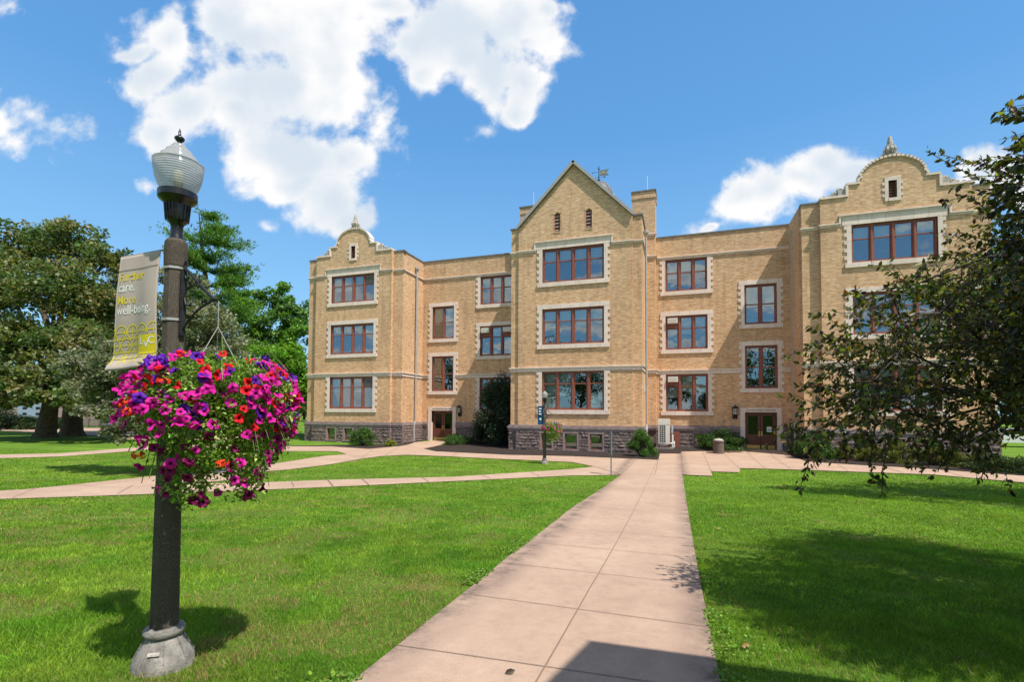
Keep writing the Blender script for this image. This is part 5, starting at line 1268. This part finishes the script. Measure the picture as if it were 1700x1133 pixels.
# ---- shrubs
def shrub(label, base, rx, rz, n, size, cols, name='shrub', seed=0, tmpl='quad', lumps=7, conical=0, mat_='leaf', flat=.3, group='foundation shrubs', cat='shrub'):
    g = np.random.default_rng(seed+50); root = empty(name, tuple(base)); tag(root, label, cat, group)
    mb = MB(); P = []
    for k in range(lumps*5):
        d = norm(g.normal(size=3)); d[2] = abs(d[2]); zf = d[2]*.92; rr = rx*(1-conical*zf)
        e = np.array([d[0]*rr, d[1]*rr, .12*rz+zf*rz*.95]); mb.tube([(0,0,-.05), (e[0]*.4, e[1]*.4, e[2]*.45), tuple(e*.93)], [.025, .015, .005], 4, False)
        m_ = n//(lumps*5); q = norm(g.normal(size=(m_, 3)))*(g.random((m_, 1))**.5)*np.array([rx*.32, rx*.32, rz*.17]); P.append(e*g.uniform(.62, 1.0)+q)
    P = np.concatenate(P); P[:, 2] = np.maximum(P[:, 2], .03); mb.build('stems', M['darkbark'], root)
    cl = np.zeros((len(P), 3)); ci = g.integers(0, len(cols), len(P))
    for i, c in enumerate(cols): mk = ci == i; cl[mk] = vary(c, int(mk.sum()), .25, .1)
    leaves('foliage', P, g.uniform(.7, 1.3, len(P))*size, cl, M[mat_], root, tmpl, flat=flat, width=.55); return root
GR = [(.06, .14, .02), (.09, .19, .03), (.04, .09, .015)]
def Bp(u, v): return GV(u, v)
shrub('round bright green bush below the left wing windows', Bp(603, 741), .85, 1.25, 9000, .07, GR, seed=1)
shrub('tiny yellow green bush at the corner of the left wing', Bp(648, 742), .36, .52, 2500, .05, [(.26, .28, .03), (.20, .24, .03)], seed=2)
hb = Vector((-5.6, 32.6, 0)); hb.z = float(H(hb.x, hb.y))
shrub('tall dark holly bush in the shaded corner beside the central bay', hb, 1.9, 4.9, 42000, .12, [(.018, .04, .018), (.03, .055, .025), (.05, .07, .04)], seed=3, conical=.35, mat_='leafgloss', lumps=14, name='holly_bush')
shrub('low spreading green bush beside the left double door', Bp(762, 737), 1.15, .72, 7000, .07, [(.05,.12,.02),(.08,.17,.03),(.03,.07,.015)], seed=4)
shrub('upright green bush at the right corner of the central bay, left of the heat pump', Bp(1066, 759), .72, 1.55, 9000, .07, GR, seed=5, conical=.25)
shrub('wide dark green bush between the waste bin and the right double door', Vector((8.7, 33.2, .15)), 1.35, 1.25, 13000, .075, [(.04,.10,.018),(.06,.13,.02),(.02,.05,.012)], seed=6)
shrub('green bush at the corner of the right wing beside the downspout', Bp(1350, 763), .95, 1.35, 10000, .08, [(.05,.11,.02),(.07,.14,.03),(.03,.07,.015)], seed=7, mat_='leafgloss')
for i, (u, v, rx, rz, cl) in enumerate(((1403,767,.55,.85,'y'),(1450,771,.7,.9,'y'),(1500,774,.75,1.0,'y'),(1552,777,.75,.9,'y'),(1590,779,.6,.8,'y'),(1640,785,.9,.7,'d'),(1690,789,.9,.7,'d'))):
    lab = ['first golden green shrub from the left in the bed under the right wing','second golden green shrub in the bed under the right wing','third golden green shrub in the bed under the right wing','fourth golden green shrub in the bed under the right wing','rightmost golden green shrub under the right wing','low dark ground shrub past the corner of the right wing','low dark ground shrub at the right edge of the picture beside the path'][i]
    shrub(lab, Bp(u, v-3), rx, rz, 5000, .07, [(.13,.14,.025),(.18,.17,.03),(.07,.09,.02)] if cl == 'y' else [(.03,.06,.015),(.05,.08,.02)], seed=20+i)
for i, (u, v, d, rx, rz) in enumerate(((20,700,56,3.0,1.6),(60,700,57,2.8,1.5),(5,690,62,3,2.6),(95,700,58,2.0,1.2))):
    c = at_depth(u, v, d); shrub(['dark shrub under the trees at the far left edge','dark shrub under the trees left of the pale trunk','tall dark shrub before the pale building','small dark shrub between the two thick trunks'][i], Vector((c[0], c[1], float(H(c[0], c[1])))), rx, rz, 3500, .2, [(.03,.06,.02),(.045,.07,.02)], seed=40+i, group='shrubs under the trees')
# ================================================================== SMALL THINGS
# heat pump
hp = Vector((4.92, 33.0, 0)); hz = float(H(hp.x, hp.y))
r = empty('heat_pump', (0, 0, hz)); tag(r, 'tall off white outdoor heat pump with grille standing against the stone base', 'heat pump')
hx0, hx1, hy0, hy1 = 4.92, 5.62, 32.55, 32.95
mb = MB(); mb.box(hx0, hx1, hy0, hy1, .30, 1.86); mb.box(hx0-.012, hx1+.012, hy0-.012, hy1+.012, 1.55, 1.90); mb.build('casing', M['offwhite'], r)
mb = MB(); mb.box(hx0+.09, hx0+.45, hy0-.006, hy0-.001, .40, 1.50); g_ = mb.build('grille_opening', M['dark'], r)
mb = MB()
for k in range(4): x = hx0+.09+k*.12; mb.box(x-.010, x+.010, hy0-.022, hy0-.007, .38, 1.52)
for k in range(9): z = .42+k*.134; mb.box(hx0+.07, hx0+.47, hy0-.026, hy0-.0225, z-.014, z+.014)
mb.build('grille', M['offwhite'], r)
mb = MB()
for x in (hx0+.05, hx1-.05): mb.box(x-.03, x+.03, hy0-.02, hy1+.02, .10, .30)
mb.build('feet', M['black'], r)
mb = MB(); mb.box(hx0-.2, hx1+.25, hy0-.15, hy1+.15, -.1, .10); mb.build('plinth', M['baseconc'], r)
mb = MB(); mb.tube([(hx1+.1, hy1-.1, 1.45), (hx1+.14, hy1-.1, 1.3), (hx1+.12, hy1-.1, 1.0)], .07, 8); mb.build('insulated_pipe', mat('grey_blue_insulation', (.32,.36,.42), .6), r)
mb = MB(); mb.tube([(hx1+.16, hy1-.1, .12), (hx1+.16, hy1-.1, .92)], .045, 8); mb.tube([(hx1+.03, hy1-.1, .35), (hx1+.28, hy1-.1, .35)], .05, 8); mb.tube([(hx1+.26, hy1-.1, .12), (hx1+.26, hy1-.1, .5)], .035, 8); mb.build('white_pipe', M['white'], r)
# waste bin
wp = GV(1193, 754); r = empty('waste_bin', wp); tag(r, 'round pebbled concrete waste bin on the paving left of the right double door', 'waste bin')
mb = MB(); mb.lathe([(.30,0),(.31,.03),(.30,.06),(.30,.68),(.33,.70),(.33,.75),(.28,.76)], n=20); mb.build('body', noisy('pebbled_brown_concrete', (.08,.055,.045), (.19,.14,.115), 40, .9, .5), r)
mb = MB(); mb.lathe([(.28,.76),(.29,.80),(.22,.85),(.12,.88),(.0,.89)], n=20); mb.build('lid', noisy('pale_worn_lid', (.35,.3,.27), (.5,.45,.4), 9, .6, .1), r, True)
# edge-on sign on a post
sp_ = GV(1014.5, 789.5); r = empty('path_sign', sp_); tag(r, 'narrow blue grey sign on a post seen edge on beside the main path', 'sign')
vx = Vector((sp_.x-EYE[0], sp_.y-EYE[1], 0)).normalized(); vn_ = Vector((-vx.y, vx.x, 0))
mb = MB(); mb.obox((0,0,.42), vn_, vx, Vector((0,0,1)), .022, .03, .50); mb.build('post', noisy('blue_grey_post', (.10,.135,.155), (.14,.18,.2), 6, .5, 0), r)
mb = MB(); a_ = (vx*.985+vn_*.17).normalized(); b_ = a_.cross(Vector((0,0,1))); mb.obox((0,0,1.17), a_, b_, Vector((0,0,1)), .14, .018, .42); mb.build('panel', noisy('blue_grey_sign', (.12,.16,.185), (.17,.215,.235), 6, .5, 0), r)
# steel hoop by the left bed
hp_ = GV(471, 742); mb = MB(); mb.tube([(0,0,-.1),(0,0,.9),(.05,0,1.02),(.17,0,1.08),(.30,0,1.02),(.35,0,.9),(.35,0,-.1)], .03, 8); o = mb.build('bike_hoop', M['grey_metal'], None, True, hp_); tag(o, 'pale steel hoop beside the mulch bed at the end of the left wing', 'bike rack')
# white car beyond the right end of the building
def car(loc, rz, label):
    r = empty('parked_car', loc, rz); tag(r, label, 'car')
    prof_ = [(-2.2,.35),(-2.25,.6),(-2.1,.88),(-1.3,.98),(-.7,1.40),(.6,1.44),(1.35,1.0),(2.1,.9),(2.25,.62),(2.2,.35)]
    mb = MB(); mb.poly_wall(prof_, [], lambda a, b, d: (a, -.85+d, b), 1.7); v0 = MB(); mb.build('body', mat('white_car_paint', (.75,.76,.78), .25), r)
    n0 = len(mb.v)
    mb2 = MB(); mb2.poly_wall(prof_[::-1], [], lambda a, b, d: (a, .85, b), .001); mb2.build('side_panel', bpy.data.materials['white_car_paint'], r)
    mb = MB(); mb.poly_wall([(-1.1,1.0),(-.62,1.33),(-.05,1.36),(-.05,1.0)], [], lambda a, b, d: (a, -.86+d, b), .01); mb.poly_wall([(.02,1.0),(.02,1.36),(.55,1.36),(1.12,1.02)], [], lambda a, b, d: (a, -.86+d, b), .01); mb.build('side_windows', M['dark'], r)
    for x in (-1.4, 1.35):
        for y in (-.86, .70):
            w = MB(); vs = [(x+.33*math.cos(t*.5236), y+dy, .33+.33*math.sin(t*.5236)) for dy in (0, .18) for t in range(12)]; w.add(vs, [tuple(range(12)), tuple(range(23, 11, -1))]+[(i, (i+1) % 12, 12+(i+1) % 12, 12+i) for i in range(12)]); wo_ = w.build('wheel', M['black'], r)
            w = MB(); vs = [(x+.2*math.cos(t*.5236), y-.01 if y < 0 else y+.19, .33+.2*math.sin(t*.5236)) for t in range(12)]; w.add(vs, [tuple(range(12))]); w.build('rim', M['grey_metal'], wo_)
    for x in (-2.2, 2.17): m3 = MB(); m3.box(x-.05, x+.07, -.8, -.5, .62, .76); m3.build('light', M['white'], r)
    return r
c_ = at_depth(1678, 736, 38); car(Vector((c_[0], c_[1], float(H(c_[0], c_[1])))), R(-8), 'white car parked beyond the right end of the building')
# pale low building with a light blue double door, far left
c_ = at_depth(52, 690, 68); r = empty('pale_building', Vector((c_[0], c_[1], float(H(c_[0], c_[1]))))); tag(r, 'low pale stucco building with light blue doors glimpsed under the left trees', 'building')
r.rotation_euler.z = R(30)
mb = MB(); mb.box(-9, 22, 0, 8, -.2, 4.4); mb.build('wall', noisy('pale_stucco', (.20,.165,.145), (.26,.22,.19), 2, .9, 0), r)
mb = MB(); mb.box(-9.3, 22.3, -.4, 8.3, 4.4, 4.7); mb.build('roof', M['roof_metal'], r)
mb = MB(); mb.box(-1.6, 1.6, -.08, -.004, 0, 3.1); dd_ = mb.build('door', mat('light_blue_paint', (.20,.30,.37), .5), r)
mb = MB()
for x in (-1.0, .55):
    for z in (.7, 1.5, 2.3): mb.box(x, x+.5, -.1, -.082, z, z+.35)
mb.build('door_panes', M['dark'], dd_)
for x in (8, 13, 18): mb = MB(); mb.box(x, x+1.6, -.06, -.004, 1.2, 2.8); mb.build('window', M['dark'], r)
# railings and blue bin
a, b = GV(128, 710), GV(205, 708); r = empty('iron_railing', a); tag(r, 'black iron railing in the shade behind the thick dark trunk', 'railing'); d = b-a; n_ = 34
mb = MB(); mb.tube([(0,0,1.0), (d.x, d.y, 1.0+d.z)], .03, 5); mb.tube([(0,0,.15), (d.x, d.y, .15+d.z)], .025, 5)
mb.build('rail', M['iron'], r)
for i in range(0, n_+1): mb = MB(); f = i/n_; mb.tube([(d.x*f, d.y*f, d.z*f-.1), (d.x*f, d.y*f, d.z*f+(1.15 if i % 8 == 0 else 1.0))], .05 if i % 8 == 0 else .018, 5); mb.build('post' if i % 8 == 0 else 'baluster', M['iron'], r)
p_ = GV(178, 713); r = empty('recycling_bin', p_); tag(r, 'small blue recycling bin by the path under the left trees', 'bin')
mb = MB(); mb.lathe([(.22,0),(.26,.62),(.27,.64),(.27,.68)], n=14); mb.build('body', mat('blue_plastic', (.02,.10,.45), .5), r); mb = MB(); mb.lathe([(.27,.68),(.2,.76),(.0,.79)], n=14); mb.build('lid', M['white'], r)
# porch added out of view, its slab shaped to shade the path end
k_ = GV(975, 1070); e1 = GV(1190, 1100); e2 = GV(900, 1133)
hgt = 5.2; sh_ = SUNV*(hgt/SUNV.z); c_ = k_+sh_; v1 = (e1-k_); v1.z = 0; v1.normalize(); v2 = (e2-k_); v2.z = 0; v2.normalize()
A = c_; Bq = c_+v1*6; Cq = c_+v1*6+v2*3; Dq = c_+v2*3
r = empty('shadow_caster', A); tag(r, 'flat roofed porch added out of view behind and right of the camera to shade the path end', 'shadow_caster'); mb = MB()
vs = [(p-A)+Vector((0,0,z)) for z in (-.25, 0) for p in (A, Bq, Cq, Dq)]; mb.add(vs, [(3,2,1,0),(4,5,6,7),(0,1,5,4),(1,2,6,5),(2,3,7,6),(3,0,4,7)]); mb.build('roof', M['offwhite'], r)
for p in (Bq, Cq): m3 = MB(); q = p-A+(c_+v1*3+v2*1.5-p)*.1; m3.tube([q+Vector((0,0,-hgt-.3)), q+Vector((0,0,-.25))], .09, 10); m3.build('column', M['offwhite'], r)
# ================================================================== GRASS BLADES
def in_poly(X, Y, poly):
    c = np.zeros(len(X), bool); n = len(poly); j = n-1
    for i in range(n):
        xi, yi = poly[i]; xj, yj = poly[j]
        if yi != yj: c ^= ((yi > Y) != (yj > Y)) & (X < (xj-xi)*(Y-yi)/(yj-yi)+xi)
        j = i
    return c
def vnoise(X, Y, s, seed):
    g = np.random.default_rng(seed); T_ = g.random((64, 64)); x = X*s; y = Y*s; i = np.floor(x).astype(int); j = np.floor(y).astype(int); fx = x-i; fy = y-j; fx = fx*fx*(3-2*fx); fy = fy*fy*(3-2*fy)
    q = lambda a, b: T_[a % 64, b % 64]; return (q(i,j)*(1-fx)+q(i+1,j)*fx)*(1-fy)+(q(i,j+1)*(1-fx)+q(i+1,j+1)*fx)*fy
SPOTS = [G(u, v) for u, v in ((545,1062),(515,1085),(560,1040),(610,1010),(640,985),(700,962),(480,1003),(790,868),(735,905),(345,1105),(330,1085),(260,1122),(580,985),(660,935),(185,905),(1165,985),(1190,1010),(820,890),(860,870),(430,1060))]
def blades(rings):
    Pk, Wk, Hk = [], [], []
    for (d0, d1, dens, w, h) in rings:
        a0 = (d1*d1-d0*d0)/2*2.25; n = int(a0*dens); d = np.sqrt(rng.uniform(d0*d0, d1*d1, n)); t = rng.uniform(-1.13, 1.12, n)*d
        P = EYE[None, :2]+_rt[None, :2]*t[:, None]+norm(_fw[:2])[None]*d[:, None]
        keep = np.ones(n, bool)
        ed = np.array([[0, 0]])
        jx = P[:, 0]+rng.normal(size=n)*.022+(vnoise(P[:, 0], P[:, 1], 5.5, 31)-.5)*.15; jy = P[:, 1]+rng.normal(size=n)*.022+(vnoise(P[:, 0], P[:, 1], 5.5, 32)-.5)*.15
        for pl in PATHS: keep &= ~in_poly(jx, jy, pl)
        keep &= ~(np.hypot(P[:, 0]-lx, P[:, 1]-ly) < .17)
        dn = vnoise(P[:, 0], P[:, 1], .9, 3)*.6+vnoise(P[:, 0], P[:, 1], 2.7, 4)*.4; keep &= ~((dn > .66) & (rng.random(n) < .6))
        P = P[keep]; Pk.append(P); Wk.append(np.full(len(P), w)); Hk.append(np.full(len(P), h))
    P = np.concatenate(Pk); w = np.concatenate(Wk); h = np.concatenate(Hk); n = len(P)
    cl_n = vnoise(P[:, 0], P[:, 1], 2.1, 8); h = h*rng.uniform(.55, 1.25, n)*(.75+.5*cl_n)
    z = H(P[:, 0], P[:, 1]); ang = rng.uniform(0, 6.283, n); lean = rng.normal(size=(n, 2))*.45*h[:, None]
    sd = np.stack([np.cos(ang), np.sin(ang)], -1)*w[:, None]/2*rng.uniform(.7, 1.3, (n, 1))
    b = np.stack([P[:, 0], P[:, 1], z-.004], -1); V = np.zeros((n, 4, 3)); V[:, 0] = b; V[:, 0, :2] -= sd; V[:, 1] = b; V[:, 1, :2] += sd
    V[:, 2] = b; V[:, 2, :2] += lean+sd*.25; V[:, 2, 2] += h; V[:, 3] = b; V[:, 3, :2] += lean*.9-sd*.3; V[:, 3, 2] += h*.97
    f1 = vnoise(P[:, 0], P[:, 1], .55, 5); f2 = vnoise(P[:, 0], P[:, 1], 2.6, 6)
    # the lawn left of the path is yellower and patchier than the mown right one
    lft = (P[:, 0] < 6.0+.0*P[:, 1]) ; c = np.zeros((n, 3)); c[:] = (.160, .280, .021); c += (f1*1.1-.4)[:, None]*np.array([.065, .05, .006]); c += (f2-.5)[:, None]*np.array([.08, .05, .012])*(1+lft[:, None])
    stp = np.sin((P[:, 0]*.93+P[:, 1]*.36)*3.3)*.5+.5; c *= (1+.10*(stp-.5)[:, None]*(~lft)[:, None]); c *= (1+rng.normal(size=(n, 1))*.24)*(1+rng.normal(size=(n, 3))*.07)
    f3 = vnoise(P[:, 0], P[:, 1], 7., 12); f4 = vnoise(P[:, 0], P[:, 1], 1.3, 13); c *= (.72+.56*f3)[:, None]*(.82+.36*f4)[:, None]
    dn = vnoise(P[:, 0], P[:, 1], .9, 3)*.6+vnoise(P[:, 0], P[:, 1], 2.7, 4)*.4
    sp = np.zeros(n)
    for (qx, qy) in SPOTS: sp += np.exp(-(((P[:, 0]-qx)**2+(P[:, 1]-qy)**2)/.22**2))
    dn = dn+.42*np.clip(sp, 0, 1)*vnoise(P[:, 0], P[:, 1], 9., 41)
    dry = (rng.random(n) < np.clip((dn-.565)*6+.30*np.exp(-(np.hypot(P[:, 0]-4.6, P[:, 1]-3.6)/1.7)**2)*(dn > .42), .01, .75)*np.where(lft, 1, .35)); c[dry] = vary((.30, .23, .09), int(dry.sum()), .25, .08)
    nl = rng.random(n) < .05; c[nl] = vary((.16, .26, .035), int(nl.sum()), .2, .08); c = np.clip(c, .004, 1)
    o = fast_mesh('grass', V.reshape(-1, 3), 4, [(0, 1, 2, 3)], c, M['grass']); tag(o, 'green mown lawn grass', 'grass', None, 'stuff'); print('blades', n)
blades([(1.9, 4.5, 7000, .0042, .040), (4.5, 8, 3600, .0065, .036), (8, 14, 1100, .013, .034), (14, 26, 280, .026, .032)])
# clover and weeds creeping along the path edges
def weeds():
    P = []
    for pl, n_, sg in ((Ledge, 5200, -1), (Redge, 2600, 1)):
        for k in range(n_):
            y_ = random.uniform(max(1.6, pl[0][1]), 15) if random.random() < .5 else random.uniform(1.9, 7); a = onpoly(pl, y_); w_ = float(vnoise(np.array([a[0]]), np.array([y_]), 2.2, 51)[0])
            if w_ < .56: continue
            P.append((a[0]+sg*abs(random.gauss(0, .16*(w_-.3)*2.2))-sg*.03, y_, float(H(a[0], y_))+random.uniform(.018, .05)))
    P = np.array(P); o = leaves('clover', P, rng.uniform(.016, .032, len(P)), vary((.13, .23, .022), len(P), .3, .12), M['leaf'], None, 'leaf', flat=1.0, width=.8); tag(o, kind='stuff')
weeds()
# fallen leaves
for i, (u, v) in enumerate(((1524,841),(1592,868),(1590,910),(1280,932),(1191,881),(1655,884),(1232,1082),(1193,843),(838,1129),(1228,969))):
    q = GV(u, v); lf = leaves('fallen_leaf', np.array([[0,0,.03 if i != 8 else .035]]), .07, np.array([[.30,.16,.05]]) if i != 8 else np.array([[.05,.03,.02]]), M['leaf'], None, 'leaf', np.array([[.8,.5,.2]])); lf.location = q
    tag(lf, ['tan fallen leaf high on the right lawn','brown fallen leaf at the far right of the mown lawn','small brown leaf in the shade edge at the right','yellow fallen leaf inside the tree shadow near the path','lone fallen leaf near the path edge on the right lawn','brown leaf at the right picture edge on sunlit grass','yellow leaf low in the grass near the path end','tiny leaf on the right lawn beside the path','dark dead leaf on the concrete path in front','curled brown leaf on the grass at the path edge'][i], 'leaf', 'fallen leaves')
